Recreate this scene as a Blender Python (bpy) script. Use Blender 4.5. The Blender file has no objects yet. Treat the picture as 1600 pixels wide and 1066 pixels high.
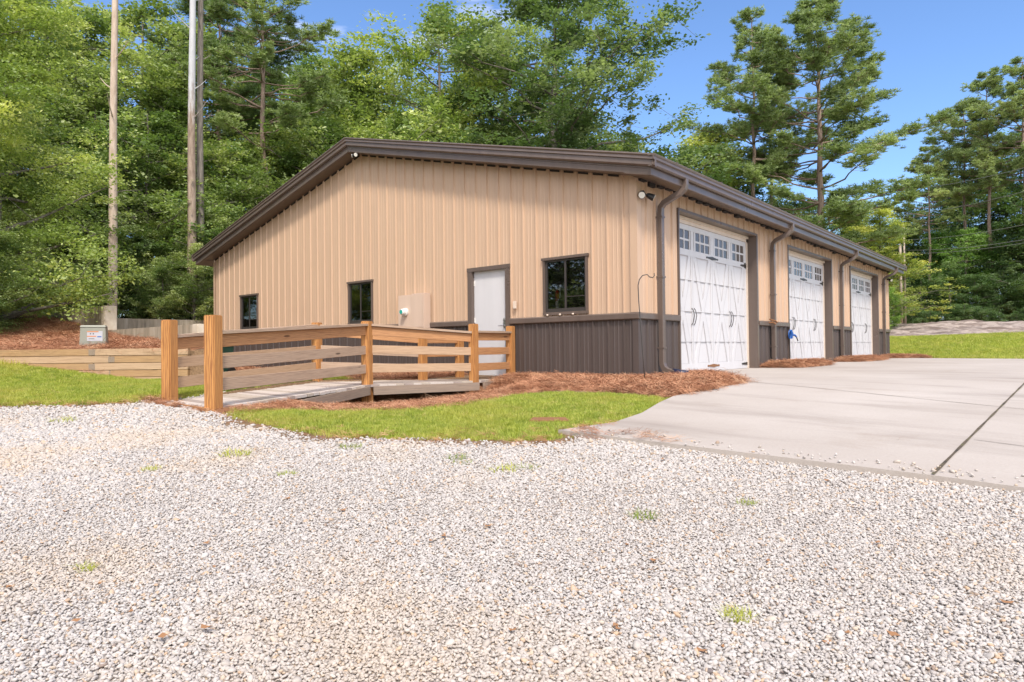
import bpy, bmesh, math, random
import numpy as np
from mathutils import Vector, Matrix
USED = set()
def where(px):
    for lim, w_ in ((-20, 'outside the left edge of the picture'), (40, 'at the left edge of the picture'), (100, 'left of the pole-like trunk'), (160, 'just left of the pole-like trunk'), (200, 'behind the pole-like trunk'), (250, 'right of the pole-like trunk'),
                    (292, 'just left of the double trunks'), (325, 'at the double trunks'), (372, 'above the left eave corner'), (440, 'above the left rake'), (490, 'left of the roof peak'), (540, 'at the roof peak'), (640, 'just right of the roof peak'), (720, 'above the left part of the roof slope'),
                    (790, 'left of the big oak'), (880, 'under the big oak'), (950, 'at the right side of the big oak'), (1000, 'right of the big oak'), (1190, 'behind the slim pines'), (1250, 'between the slim and the large pine'), (1320, 'at the foot of the large pine'), (1390, 'behind the pale yellow tree'),
                    (1425, 'just right of the two slim poles'), (1450, 'left of the leftmost right-hand pine'), (1475, 'at the leftmost right-hand pine'), (1505, 'left of the straight pine'), (1540, 'at the straight pine'), (1580, 'right of the straight pine'), (1610, 'at the right edge of the picture'), (9999, 'beyond the right edge of the picture')):
        if px <= lim: return w_
def describe(kind, px, t0, yt, tint):
    g_ = 'yellow green' if tint[0] > 1.3 else 'light green' if tint[0] > 1.05 else 'blue green' if tint[2] > tint[0]*1.15 and tint[0] > .7 else 'dark green' if tint[0] < .7 else 'bright green' if tint[2] < .75 else 'mid green'
    h_ = 'tall' if kind.startswith('tall') else 'low' if kind in ('edge3', 'bush') else 'full-crowned'
    base = '%s %s %s %s' % (h_, g_, 'shrub' if kind == 'bush' else 'tree', where(px))
    for ex in ('', ', in the front row', ', in a row behind', ', deep in the wood', ', farthest back', ', showing highest'):
        if base+ex not in USED: USED.add(base+ex); return base+ex
    return base
random.seed(7); RNG = np.random.default_rng(7)
SC = bpy.context.scene; COL = SC.collection
# ---------------------------------------------------------------- camera, light, exposure
FPX = 1037.2; YAW = .70513; ROLL = -.01087; PITCH = .01127; CAM = np.array([5.4496, -9.5609, .53])
F = np.array([-math.sin(YAW)*math.cos(PITCH), math.cos(YAW)*math.cos(PITCH), math.sin(PITCH)])
R_ = np.array([math.cos(YAW), math.sin(YAW), 0.]); U_ = np.cross(R_, F)
R2 = R_*math.cos(ROLL)+U_*math.sin(ROLL); U2 = -R_*math.sin(ROLL)+U_*math.cos(ROLL)
FH = np.array([-math.sin(YAW), math.cos(YAW)])
cam_data = bpy.data.cameras.new('camera'); cam = bpy.data.objects.new('camera', cam_data); COL.objects.link(cam)
cam.matrix_world = Matrix(((R2[0], U2[0], -F[0], CAM[0]), (R2[1], U2[1], -F[1], CAM[1]), (R2[2], U2[2], -F[2], CAM[2]), (0, 0, 0, 1)))
cam_data.sensor_width = 36; cam_data.lens = 36*FPX/1600; cam_data.clip_start = .05; cam_data.clip_end = 2000
SC.camera = cam

SUND = Vector((.56, -.52, .95)).normalized(); SUN_EL = math.asin(SUND.z); SUN_ROT = math.atan2(SUND.x, SUND.y)
w = bpy.data.worlds.new('World'); SC.world = w; w.use_nodes = True
nt = w.node_tree; nt.nodes.clear()
def wn(t, **k):
    n = nt.nodes.new(t)
    for a, b in k.items(): setattr(n, a, b)
    return n
sky = wn('ShaderNodeTexSky', sky_type='NISHITA', sun_disc=False); sky.sun_elevation = SUN_EL; sky.sun_rotation = SUN_ROT
sky.air_density = 1.0; sky.dust_density = .6; sky.ozone_density = 2.5
bg = wn('ShaderNodeBackground'); bg.inputs['Strength'].default_value = .15
# thin wisps of cloud in the sky
tc = wn('ShaderNodeTexCoord'); mp = wn('ShaderNodeMapping'); mp.inputs['Scale'].default_value = (1.6, 1.6, 6.0)
nz = wn('ShaderNodeTexNoise'); nz.inputs['Scale'].default_value = 1.7; nz.inputs['Detail'].default_value = 7; nz.inputs['Roughness'].default_value = .55
rp = wn('ShaderNodeValToRGB'); rp.color_ramp.elements[0].position = .60; rp.color_ramp.elements[1].position = .85
rp.color_ramp.elements[1].color = (.75, .75, .75, 1)
mx = wn('ShaderNodeMix', data_type='RGBA'); mx.inputs[7].default_value = (10.5, 9.9, 9.6, 1)
nt.links.new(tc.outputs['Generated'], mp.inputs[0]); nt.links.new(mp.outputs[0], nz.inputs[0]); nt.links.new(nz.outputs[0], rp.inputs[0])
tint = wn('ShaderNodeMix', data_type='RGBA', blend_type='MULTIPLY'); tint.inputs[0].default_value = 1; tint.inputs[7].default_value = (.66, .77, .92, 1); nt.links.new(sky.outputs[0], tint.inputs[6])
# unseen bright cloud sheet added behind the camera and overhead for neutral fill light
dotn = wn('ShaderNodeVectorMath', operation='DOT_PRODUCT'); dotn.inputs[1].default_value = (float(-FH[0]), float(-FH[1]), .75); nt.links.new(tc.outputs['Generated'], dotn.inputs[0])
sheet = wn('ShaderNodeMapRange', interpolation_type='SMOOTHSTEP'); sheet.inputs[1].default_value = .05; sheet.inputs[2].default_value = .9; sheet.inputs[4].default_value = .62; nt.links.new(dotn.outputs['Value'], sheet.inputs[0])
mxf = wn('ShaderNodeMath', operation='MAXIMUM'); nt.links.new(sheet.outputs[0], mxf.inputs[0]); nt.links.new(rp.outputs[0], mxf.inputs[1])
nt.links.new(mxf.outputs[0], mx.inputs[0]); nt.links.new(tint.outputs[2], mx.inputs[6]); nt.links.new(mx.outputs[2], bg.inputs[0])
nt.links.new(bg.outputs[0], wn('ShaderNodeOutputWorld').inputs[0])
sl = bpy.data.lights.new('sun', 'SUN'); sl.energy = 2.3; sl.angle = math.radians(9); sl.color = (1, .92, .82)
so = bpy.data.objects.new('sun', sl); COL.objects.link(so); so.rotation_euler = SUND.to_track_quat('Z', 'Y').to_euler(); so.location = (20, -20, 30)
SC.view_settings.view_transform = 'Standard'; SC.view_settings.look = 'None'; SC.view_settings.gamma = 1
SC.view_settings.exposure = .86
SC.cycles.max_bounces = 8; SC.cycles.transparent_max_bounces = 8

# ---------------------------------------------------------------- terrain height and pixel helpers
def sst(a, b, x):
    t = np.clip((x-a)/(b-a), 0, 1); return t*t*(3-2*t)
TW1, TW2 = np.array([-7.55, -3.85]), np.array([-10.35, -6.5])      # the timber wall's line
TDIR = (TW2-TW1)/np.linalg.norm(TW2-TW1); TN = np.array([TDIR[1], -TDIR[0]]);
if TN.dot([-1, 1]) < 0: TN = -TN
DECK_R = [(-1.68, -6.18), (-3.08, -3.07), (-2.44, -1.31), (-2.6, -.02)]
DECK_L = [(-3.06, -6.07), (-4.66, -2.94), (-3.55, -1.62), (-3.75, -.02)]
DECK_Z = [-.07, -.015, -.015, -.01]
DECK_POLY = [(-1.86, -6.2), (-3.12, -3.1), (-2.5, -1.31), (-2.6, -.02), (-3.75, -.02), (-3.6, -1.62), (-4.55, -2.94), (-2.95, -6.1)]
def dist_seg(x, y, a, b):
    ax, ay = a; bx, by = b; dx, dy = bx-ax, by-ay
    t = np.clip(((x-ax)*dx+(y-ay)*dy)/(dx*dx+dy*dy), 0, 1)
    return np.hypot(x-ax-t*dx, y-ay-t*dy)
def inpoly(x, y, poly):
    x = np.asarray(x, float); y = np.asarray(y, float); r = np.zeros(x.shape, bool); n = len(poly)
    for i in range(n):
        x1, y1 = poly[i][:2]; x2, y2 = poly[(i+1) % n][:2]
        if y1 == y2: continue
        c = ((y1 > y) != (y2 > y)) & (x < (x2-x1)*(y-y1)/(y2-y1)+x1); r ^= c
    return r
def ground(x, y):
    x = np.asarray(x, float); y = np.asarray(y, float)
    dx, dy = x-CAM[0], y-CAM[1]; t = dx*FH[0]+dy*FH[1]; s = dx*R_[0]+dy*R_[1]
    u = np.clip(1-t/9.5, -2, 3); z = -.45*np.where(u > .12, u, np.where(u > -.12, (u+.12)**2/.48, 0))
    z = np.maximum(z, -.8)
    z += np.clip((-s-7)*.14, 0, .5)*sst(9.0, 12.4, t)*(x < 0)               # left lawn rises outward
    z -= .34*(1-sst(.3, 1.5, dist_seg(x, y, (-2.15, -3.7), (-2.05, -2.0))))    # dip in front of the bridge
    z -= .065*(1-sst(.4, 1.5, dist_seg(x, y, (-1.3, -4.6), (-.8, -3.2))))
    pit = [(-2.28, -3.95), (-2.48, -3.15), (-2.06, -1.75), (-3.45, -1.85), (-4.5, -3.0), (-4.05, -3.95)]
    z = np.where(inpoly(x, y, pit), -.75, z)
    z = np.where(inpoly(x, y, DECK_POLY) & (y > -5.95) & (y < -1.2), np.minimum(z, -.24), z)
    d = (x-TW1[0])*TN[0]+(y-TW1[1])*TN[1]
    hill = .56+.09*np.clip(d, 0, 8.5)+.075*np.clip(d-3.2, 0, 5)
    left = (d > 0) & (y < -3.25) & (x < TW1[0]+.1)
    z = np.where(left, np.maximum(hill, z), z)
    yard = (y >= -3.25) & (x < -8.0) & (x > -21.1)
    z = np.where((y >= -3.25) & (x <= -21.1), 1.65+.0*x, z)
    z = np.where((y >= -3.25) & (x > -21.1) & (x < -14.7), -.1, z)
    zb = .95*sst(17.5, 34, y)+.82*sst(33, 42, y)+.35*sst(42, 65, y)
    z = np.where((x > -21.1) & (y > 17.5), z+zb, z)
    z = np.where(x <= -21.1, np.maximum(z, 1.65+.02*(-21.1-x)), z)
    return z
def ray(px, py):
    d = F+R2*(px-800)/FPX-U2*(py-533)/FPX; return d
def G(px, py, tmax=80):                                   # ground point seen at a photo pixel
    d = ray(px, py); ts = np.linspace(1.2, tmax, 4000); P = CAM[None, :]+ts[:, None]*d[None, :]
    g = ground(P[:, 0], P[:, 1]); k = np.argmax(P[:, 2] < g)
    return (float(P[k, 0]), float(P[k, 1]), float(g[k])) if (P[:, 2] < g).any() else tuple(P[-1])
def AT(px, t, py=None):                                   # point at forward distance t (horizontal) at a pixel
    d = ray(px, 533 if py is None else py); dd = d/(d[0]*FH[0]+d[1]*FH[1]); p = CAM+t*dd; return p
def gz(x, y): return float(ground(np.array([x]), np.array([y]))[0])

# ---------------------------------------------------------------- materials
MATS = {}
class NT:
    def __init__(s, m): s.t = m.node_tree; s.t.nodes.clear()
    def n(s, ty, **k):
        n = s.t.nodes.new(ty)
        for a, b in k.items():
            if a.startswith('i_'):
                key = a[2:]; key = int(key) if key.isdigit() else key
                if isinstance(b, bpy.types.NodeSocket): s.t.links.new(b, n.inputs[key])
                else: n.inputs[key].default_value = b
            else: setattr(n, a, b)
        return n
    def l(s, a, b): s.t.links.new(a, b)
    def coord(s, kind='Object', scale=(1, 1, 1), rot=(0, 0, 0), jitter=False):
        c = s.n('ShaderNodeTexCoord').outputs[kind]
        if jitter:
            oi = s.n('ShaderNodeObjectInfo').outputs['Random']
            v = s.n('ShaderNodeVectorMath', operation='SCALE', i_0=(37., 11., 23.)); s.l(oi, v.inputs['Scale'])
            a = s.n('ShaderNodeVectorMath', operation='ADD', i_0=c, i_1=v.outputs[0]); c = a.outputs[0]
        return s.n('ShaderNodeMapping', i_Vector=c, i_Scale=scale, i_Rotation=rot).outputs[0]
    def noise(s, vec, scale=5, detail=4, rough=.55, dist=0):
        return s.n('ShaderNodeTexNoise', i_Vector=vec, i_Scale=scale, i_Detail=detail, i_Roughness=rough, i_Distortion=dist).outputs[0]
    def ramp(s, f, stops, interp='LINEAR'):
        r = s.n('ShaderNodeValToRGB', i_Fac=f); e = r.color_ramp; e.interpolation = interp
        while len(e.elements) < len(stops): e.elements.new(.5)
        for i, (p, c) in enumerate(stops):
            e.elements[i].position = p
            e.elements[i].color = (c, c, c, 1) if isinstance(c, (int, float)) else (*c, 1)
        return r.outputs[0]
    def mix(s, f, a, b, bt='MIX'):
        m = s.n('ShaderNodeMix', data_type='RGBA', blend_type=bt)
        for k, v in ((0, f), (6, a), (7, b)):
            if isinstance(v, bpy.types.NodeSocket): s.l(v, m.inputs[k])
            else: m.inputs[k].default_value = v if k == 0 else (*v, 1)
        return m.outputs[2]
    def math(s, op, a, b=0.):
        m = s.n('ShaderNodeMath', operation=op)
        for k, v in ((0, a), (1, b)):
            if isinstance(v, bpy.types.NodeSocket): s.l(v, m.inputs[k])
            else: m.inputs[k].default_value = v
        return m.outputs[0]
    def out(s, col, rough=.6, bump=None, bstr=.3, bdist=.01, metal=0, spec=.5, **k):
        p = s.n('ShaderNodeBsdfPrincipled')
        for key, v in (('Base Color', col), ('Roughness', rough), ('Metallic', metal), ('Specular IOR Level', spec)):
            if isinstance(v, bpy.types.NodeSocket): s.l(v, p.inputs[key])
            else: p.inputs[key].default_value = (*v, 1) if key == 'Base Color' else v
        for key, v in k.items(): p.inputs[key].default_value = v
        if bump is not None:
            b = s.n('ShaderNodeBump', i_Height=bump, i_Strength=bstr, i_Distance=bdist); s.l(b.outputs[0], p.inputs['Normal'])
        s.l(p.outputs[0], s.n('ShaderNodeOutputMaterial').inputs[0]); return p
def mat(name):
    m = bpy.data.materials.new(name); m.use_nodes = True; MATS[name] = m; return NT(m)

def metal_paint(name, c, var=.06, rough=.42, streak=.0):
    t = mat(name); v = t.coord('Object', (6, 6, .35)); n1 = t.noise(v, 1.2, 5)
    v2 = t.coord('Object', (1, 1, 1)); n2 = t.noise(v2, .8, 5, .6)
    a = tuple(x*(1-var) for x in c); b = tuple(min(1, x*(1+var)) for x in c)
    col = t.ramp(n1, [(.3, a), (.7, b)]); col = t.mix(t.ramp(n2, [(.4, 0.), (.75, .25)]), col, tuple(x*.86 for x in c))
    if streak:
        sv = t.coord('Object', (9, 9, .25)); sn = t.noise(sv, 1., 4, .6); col = t.mix(t.ramp(sn, [(.63, 0.), (.72, streak)]), col, (c[0]*.55, c[1]*.5, c[2]*.42))
    t.out(col, t.ramp(n2, [(.3, rough-.05), (.7, rough+.12)]), t.noise(v2, 2.2, 2), .12, .02)
metal_paint('tan_metal', (.50, .345, .235), .05, .45, .3)
metal_paint('brown_metal', (.074, .056, .050), .10, .45)
metal_paint('trim_metal', (.118, .088, .073), .12, .3)
metal_paint('roof_metal', (.19, .15, .13), .12, .35)
metal_paint('light_trim', (.60, .50, .41), .05, .5)
metal_paint('white_paint', (.55, .54, .55), .03, .5)
metal_paint('meter_grey', (.56, .42, .33), .05, .5)
metal_paint('box_green', (.235, .235, .19), .05, .5)
metal_paint('bin_green', (.012, .05, .035), .1, .5)
def plain(name, c, rough=.5, metal=0):
    t = mat(name); n = t.noise(t.coord('Object'), 14, 4); t.out(t.mix(t.ramp(n, [(.35, 0.), (.7, .3)]), c, tuple(x*.75 for x in c)), rough, metal=metal)
plain('black_metal', (.012, .012, .012), .45); plain('frame_dark', (.045, .038, .034), .45); plain('chrome', (.5, .48, .46), .3, .9)
plain('rust', (.22, .10, .04), .8); plain('blue_plastic', (.01, .09, .35), .4); plain('teal', (.02, .33, .27), .4)
plain('white_plastic', (.72, .7, .66), .45); plain('red', (.45, .02, .015), .4); plain('sticker', (.42, .42, .45), .5); plain('orange', (.55, .20, .07), .5)
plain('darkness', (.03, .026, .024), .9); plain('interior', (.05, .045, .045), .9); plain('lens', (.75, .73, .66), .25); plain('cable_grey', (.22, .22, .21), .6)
plain('shade_seam_grey', (.35, .33, .33), .6); plain('dark_blue', (.015, .02, .05), .4)  # grey for painted brace-edge shadow lines and for door seams
t = mat('glass_dark')
g = t.n('ShaderNodeBsdfGlossy', i_Color=(.9, .9, .9, 1), i_Roughness=.02); tr = t.n('ShaderNodeBsdfTransparent', i_Color=(.7, .7, .7, 1))
fr = t.n('ShaderNodeFresnel', i_IOR=1.55); f2 = t.math('ADD', t.math('MULTIPLY', fr.outputs[0], 1.1), .04)
ms = t.n('ShaderNodeMixShader', i_0=f2); t.l(tr.outputs[0], ms.inputs[1]); t.l(g.outputs[0], ms.inputs[2]); t.l(ms.outputs[0], t.n('ShaderNodeOutputMaterial').inputs[0])
t = mat('pane_door'); n = t.noise(t.coord('Object', (3, 40, 1)), 1, 3); t.out(t.ramp(n, [(.3, (.07, .055, .05)), (.7, (.13, .11, .10))]), .12)
def wood(name, light, dark, grey, gm, knots=True):
    t = mat(name); v = t.coord('Object', (1, 1, 1), jitter=True)
    vs = t.n('ShaderNodeMapping', i_Vector=v, i_Scale=(.5, 4, 4)).outputs[0]
    w = t.n('ShaderNodeTexWave', wave_type='RINGS', rings_direction='X', i_Vector=vs, i_Scale=5.5, i_Distortion=5.5, i_Detail=2.)
    w.inputs['Detail Scale'].default_value = 1.2
    fine = t.noise(t.n('ShaderNodeMapping', i_Vector=v, i_Scale=(3, 90, 90)).outputs[0], 1, 4, .6)
    base = t.mix(t.math('POWER', w.outputs['Fac'], 1.6), light, dark)
    base = t.mix(t.ramp(fine, [(.35, 0.), (.75, .45)]), base, dark)
    gn = t.noise(t.n('ShaderNodeMapping', i_Vector=v, i_Scale=(.8, 4, 4)).outputs[0], 1.4, 4)
    base = t.mix(t.math('MULTIPLY', t.ramp(gn, [(.25, .55), (.7, 1.)]), gm), base, grey)
    fb = t.mix(t.ramp(fine, [(.5, 0.), (.8, .5)]), base, tuple(x*.45 for x in dark), 'MIX')
    if knots:
        vo = t.n('ShaderNodeTexVoronoi', i_Vector=t.n('ShaderNodeMapping', i_Vector=v, i_Scale=(1.3, 6, 6)).outputs[0], i_Scale=1.).outputs[0]
        fb = t.mix(t.ramp(vo, [(.06, .85), (.11, 0.)]), fb, tuple(x*.3 for x in dark))
    t.out(fb, .75, fine, .35, .004)
wood('post_wood', (.56, .265, .075), (.26, .095, .022), (.42, .27, .15), .12)
wood('rail_wood', (.58, .29, .11), (.28, .11, .035), (.40, .28, .19), .22)
wood('grey_wood', (.52, .36, .24), (.22, .13, .08), (.42, .32, .24), .6)
wood('deck_wood', (.47, .38, .30), (.28, .21, .16), (.46, .40, .33), .8, False)
wood('deck_wood_pale', (.56, .48, .41), (.38, .31, .26), (.55, .49, .44), .8, False); wood('deck_wood_dark', (.36, .28, .23), (.2, .15, .12), (.36, .30, .27), .8, False)
wood('beam_wood', (.33, .23, .155), (.14, .10, .07), (.28, .225, .18), .7)
wood('timber_wood', (.50, .30, .13), (.24, .12, .045), (.38, .28, .18), .4)
wood('timber_pale', (.56, .37, .22), (.32, .18, .09), (.45, .34, .24), .5)
wood('pole_wood', (.42, .33, .26), (.28, .2, .15), (.42, .36, .31), .6, False)
t = mat('concrete_wall'); v = t.coord('Object'); st = t.noise(t.coord('Object', (5, 5, .5)), 1.3, 6, .65); n2 = t.noise(v, 3, 8, .6)
c = t.ramp(st, [(.25, (.10, .085, .06)), (.45, (.25, .21, .155)), (.7, (.42, .365, .29))]); c = t.mix(t.ramp(n2, [(.4, 0.), (.7, .5)]), c, (.34, .27, .18)); t.out(c, .9, n2, .3, .02)
t = mat('concrete_pale'); v = t.coord('Object'); n2 = t.noise(v, 4, 8, .6); t.out(t.ramp(n2, [(.3, (.46, .38, .28)), (.7, (.60, .54, .45))]), .9, n2, .3, .02)
t = mat('concrete_slab'); v = t.coord('Object'); n1 = t.noise(v, .35, 7, .6); n2 = t.noise(v, 60, 3, .7); n3 = t.noise(t.coord('Object', (.25, 1.2, 1)), 1.1, 6, .6)
vo = t.n('ShaderNodeTexVoronoi', i_Vector=v, i_Scale=120.).outputs[0]
c = t.ramp(n1, [(.3, (.35, .305, .265)), (.7, (.465, .42, .378))]); c = t.mix(t.ramp(n2, [(.3, 0.), (.75, .4)]), c, (.28, .23, .20)); c = t.mix(t.ramp(n3, [(.52, 0.), (.75, .7)]), c, (.20, .165, .14))
n5 = t.noise(t.coord('Object', (1, 1, 1)), .9, 9, .75); c = t.mix(t.ramp(n5, [(.56, 0.), (.7, .35)]), c, (.26, .20, .15)); c = t.mix(t.ramp(vo, [(.08, .5), (.25, 0.)]), c, (.25, .21, .19)); t.out(c, .88, n2, .35, .004)
t = mat('joint_dark'); n = t.noise(t.coord('Object'), 9, 5, .7); t.out(t.ramp(n, [(.35, (.035, .028, .02)), (.55, (.10, .075, .045)), (.68, (.09, .11, .03))]), .95)
t = mat('joint_saw'); n = t.noise(t.coord('Object'), 9, 5, .7); t.out(t.ramp(n, [(.35, (.16, .13, .11)), (.62, (.30, .26, .23))]), .95)
# ground: gravel bed, soil, lawn earth and needle litter by painted ground-cover masks
t = mat('ground_cover'); v = t.coord('Object'); att = t.n('ShaderNodeAttribute', attribute_name='cover'); sp = t.n('ShaderNodeSeparateColor', i_Color=att.outputs['Color'])
vo = t.n('ShaderNodeTexVoronoi', i_Vector=v, i_Scale=48.); vo2 = t.n('ShaderNodeTexVoronoi', i_Vector=v, i_Scale=48., feature='F2')
edge = t.math('SUBTRACT', vo2.outputs['Distance'], vo.outputs['Distance'])
sc_ = t.n('ShaderNodeSeparateColor', i_Color=vo.outputs['Color']).outputs[0]
gc = t.ramp(sc_, [(.0, (.26, .235, .22)), (.3, (.37, .335, .31)), (.7, (.44, .40, .37)), (1., (.42, .33, .24))])
gc = t.mix(t.ramp(edge, [(.0, .3), (.12, 0.)]), gc, (.33, .28, .23))
nb = t.noise(v, .8, 5, .6); gc = t.mix(t.ramp(nb, [(.5, 0.), (.72, .35)]), gc, (.48, .36, .24))
fine = t.noise(v, 35, 4, .7); mid = t.noise(v, 2.2, 5, .6)
grass = t.ramp(fine, [(.3, (.12, .15, .02)), (.6, (.30, .33, .035)), (.8, (.40, .36, .08))]); grass = t.mix(t.ramp(mid, [(.45, 0.), (.75, .5)]), grass, (.26, .22, .07))
stv = t.noise(t.coord('Object', (14, 60, 10)), 1, 4, .7); straw = t.ramp(stv, [(.3, (.16, .07, .035)), (.5, (.38, .18, .09)), (.72, (.56, .31, .18))])
soil = t.ramp(fine, [(.3, (.12, .07, .035)), (.7, (.27, .17, .09))])
e1 = t.ramp(t.math('ADD', sp.outputs[0], t.math('MULTIPLY', t.math('SUBTRACT', fine, .5), .8)), [(.42, 0.), (.58, 1.)])
e2 = t.ramp(t.math('ADD', sp.outputs[1], t.math('MULTIPLY', t.math('SUBTRACT', fine, .5), .8)), [(.42, 0.), (.58, 1.)])
e3 = t.ramp(t.math('ADD', sp.outputs[2], t.math('MULTIPLY', t.math('SUBTRACT', fine, .5), .8)), [(.42, 0.), (.58, 1.)])
c = t.mix(e3, gc, soil); c = t.mix(e1, c, grass); c = t.mix(e2, c, straw)
bh = t.math('MULTIPLY', t.ramp(edge, [(0., 0.), (.3, 1.)]), 1.)
t.out(c, .92, bh, .6, .012)
t = mat('stone'); oi = t.n('ShaderNodeObjectInfo').outputs['Random']
wnz = t.n('ShaderNodeTexNoise', i_Vector=t.n('ShaderNodeObjectInfo').outputs['Location'], i_Scale=.8, i_Detail=5.).outputs[0]
c = t.ramp(oi, [(.0, (.15, .12, .10)), (.012, (.34, .31, .29)), (.25, (.385, .357, .333)), (.6, (.437, .408, .385)), (.88, (.475, .44, .41)), (.93, (.44, .36, .28)), (.985, (.45, .31, .20)), (1., (.12, .10, .10))])
c = t.mix(t.ramp(wnz, [(.52, 0.), (.72, .5)]), c, (.46, .35, .235)); c = t.mix(t.ramp(t.noise(t.coord('Object'), 60, 3), [(.4, 0.), (.7, .25)]), c, (.36, .31, .27)); t.out(c, .8)
t = mat('straw'); oi = t.n('ShaderNodeObjectInfo').outputs['Random']; t.out(t.ramp(oi, [(0., (.15, .06, .03)), (.4, (.38, .17, .085)), (.85, (.52, .27, .15)), (1., (.62, .40, .24))]), .75)
def leafy(name, stops, tr=.35, att='tint', rough=.5, spec=.35):
    t = mat(name); a = t.n('ShaderNodeAttribute', attribute_name=att).outputs['Fac']; oi = t.n('ShaderNodeObjectInfo')
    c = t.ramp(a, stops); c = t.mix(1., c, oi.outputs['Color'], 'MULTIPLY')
    p = t.n('ShaderNodeBsdfPrincipled', i_Roughness=rough); t.l(c, p.inputs['Base Color']); p.inputs['Specular IOR Level'].default_value = spec
    tl = t.n('ShaderNodeBsdfTranslucent'); t.l(t.mix(1., c, (1.3, 1.45, .6), 'MULTIPLY'), tl.inputs[0])
    ms = t.n('ShaderNodeMixShader', i_0=tr); t.l(p.outputs[0], ms.inputs[1]); t.l(tl.outputs[0], ms.inputs[2]); t.l(ms.outputs[0], t.n('ShaderNodeOutputMaterial').inputs[0])
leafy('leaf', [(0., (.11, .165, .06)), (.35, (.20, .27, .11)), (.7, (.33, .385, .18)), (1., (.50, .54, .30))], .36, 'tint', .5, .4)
leafy('needle', [(0., (.13, .18, .075)), (.5, (.245, .31, .13)), (1., (.40, .46, .21))], .28)
t = mat('grass_blade'); oi = t.n('ShaderNodeObjectInfo'); wl = t.noise(oi.outputs['Location'], .9, 4)
c = t.ramp(oi.outputs['Random'], [(0., (.20, .26, .04)), (.5, (.35, .40, .06)), (.9, (.47, .49, .10)), (1., (.55, .45, .20))]); c = t.mix(t.ramp(wl, [(.48, 0.), (.75, .55)]), c, (.54, .44, .12))
p = t.n('ShaderNodeBsdfPrincipled', i_Roughness=.6); t.l(c, p.inputs[0]); tl = t.n('ShaderNodeBsdfTranslucent'); t.l(t.mix(1., c, (1.3, 1.4, .6), 'MULTIPLY'), tl.inputs[0])
ms = t.n('ShaderNodeMixShader', i_0=.4); t.l(p.outputs[0], ms.inputs[1]); t.l(tl.outputs[0], ms.inputs[2]); t.l(ms.outputs[0], t.n('ShaderNodeOutputMaterial').inputs[0])
def barkm(name, a, b, sc=(9, 9, 1.6)):
    t = mat(name); v = t.coord('Object', sc, jitter=True); n = t.noise(v, 1.5, 6, .65); t.out(t.ramp(n, [(.3, a), (.7, b)]), .9, n, .7, .04)
barkm('bark_pine', (.11, .075, .055), (.33, .24, .185)); barkm('bark_grey', (.09, .075, .06), (.25, .22, .185)); barkm('bark_pale', (.34, .25, .18), (.56, .46, .37), (5, 5, 1.2))
t = mat('bark_bare'); v = t.coord('Object', (6, 6, 1.2)); n = t.noise(v, 1.5, 6, .65); zc_ = t.n('ShaderNodeSeparateXYZ', i_Vector=t.coord('Object')).outputs[2]
hh = t.math('ADD', zc_, t.math('MULTIPLY', t.math('SUBTRACT', n, .5), 5.)); f = t.n('ShaderNodeMapRange', i_Value=hh); f.inputs[1].default_value = 9.8; f.inputs[2].default_value = 11.6
c = t.mix(f.outputs[0], t.ramp(n, [(.3, (.15, .10, .07)), (.7, (.40, .31, .24))]), t.ramp(n, [(.3, (.36, .36, .37)), (.7, (.50, .50, .51))])); t.out(c, .85, n, .5, .03)
t = mat('rock'); v = t.coord('Object', (.35, 1.2, 2)); n = t.noise(v, 1.1, 8, .65); n2 = t.noise(v, 6, 6, .7)
c = t.ramp(n, [(.3, (.12, .085, .07)), (.42, (.16, .12, .10)), (.50, (.42, .35, .31)), (.56, (.15, .11, .09)), (.66, (.36, .29, .25))]); c = t.mix(t.ramp(n2, [(.45, 0.), (.65, .7)]), c, (.16, .13, .12)); t.out(c, .9, n2, .6, .05)

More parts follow.
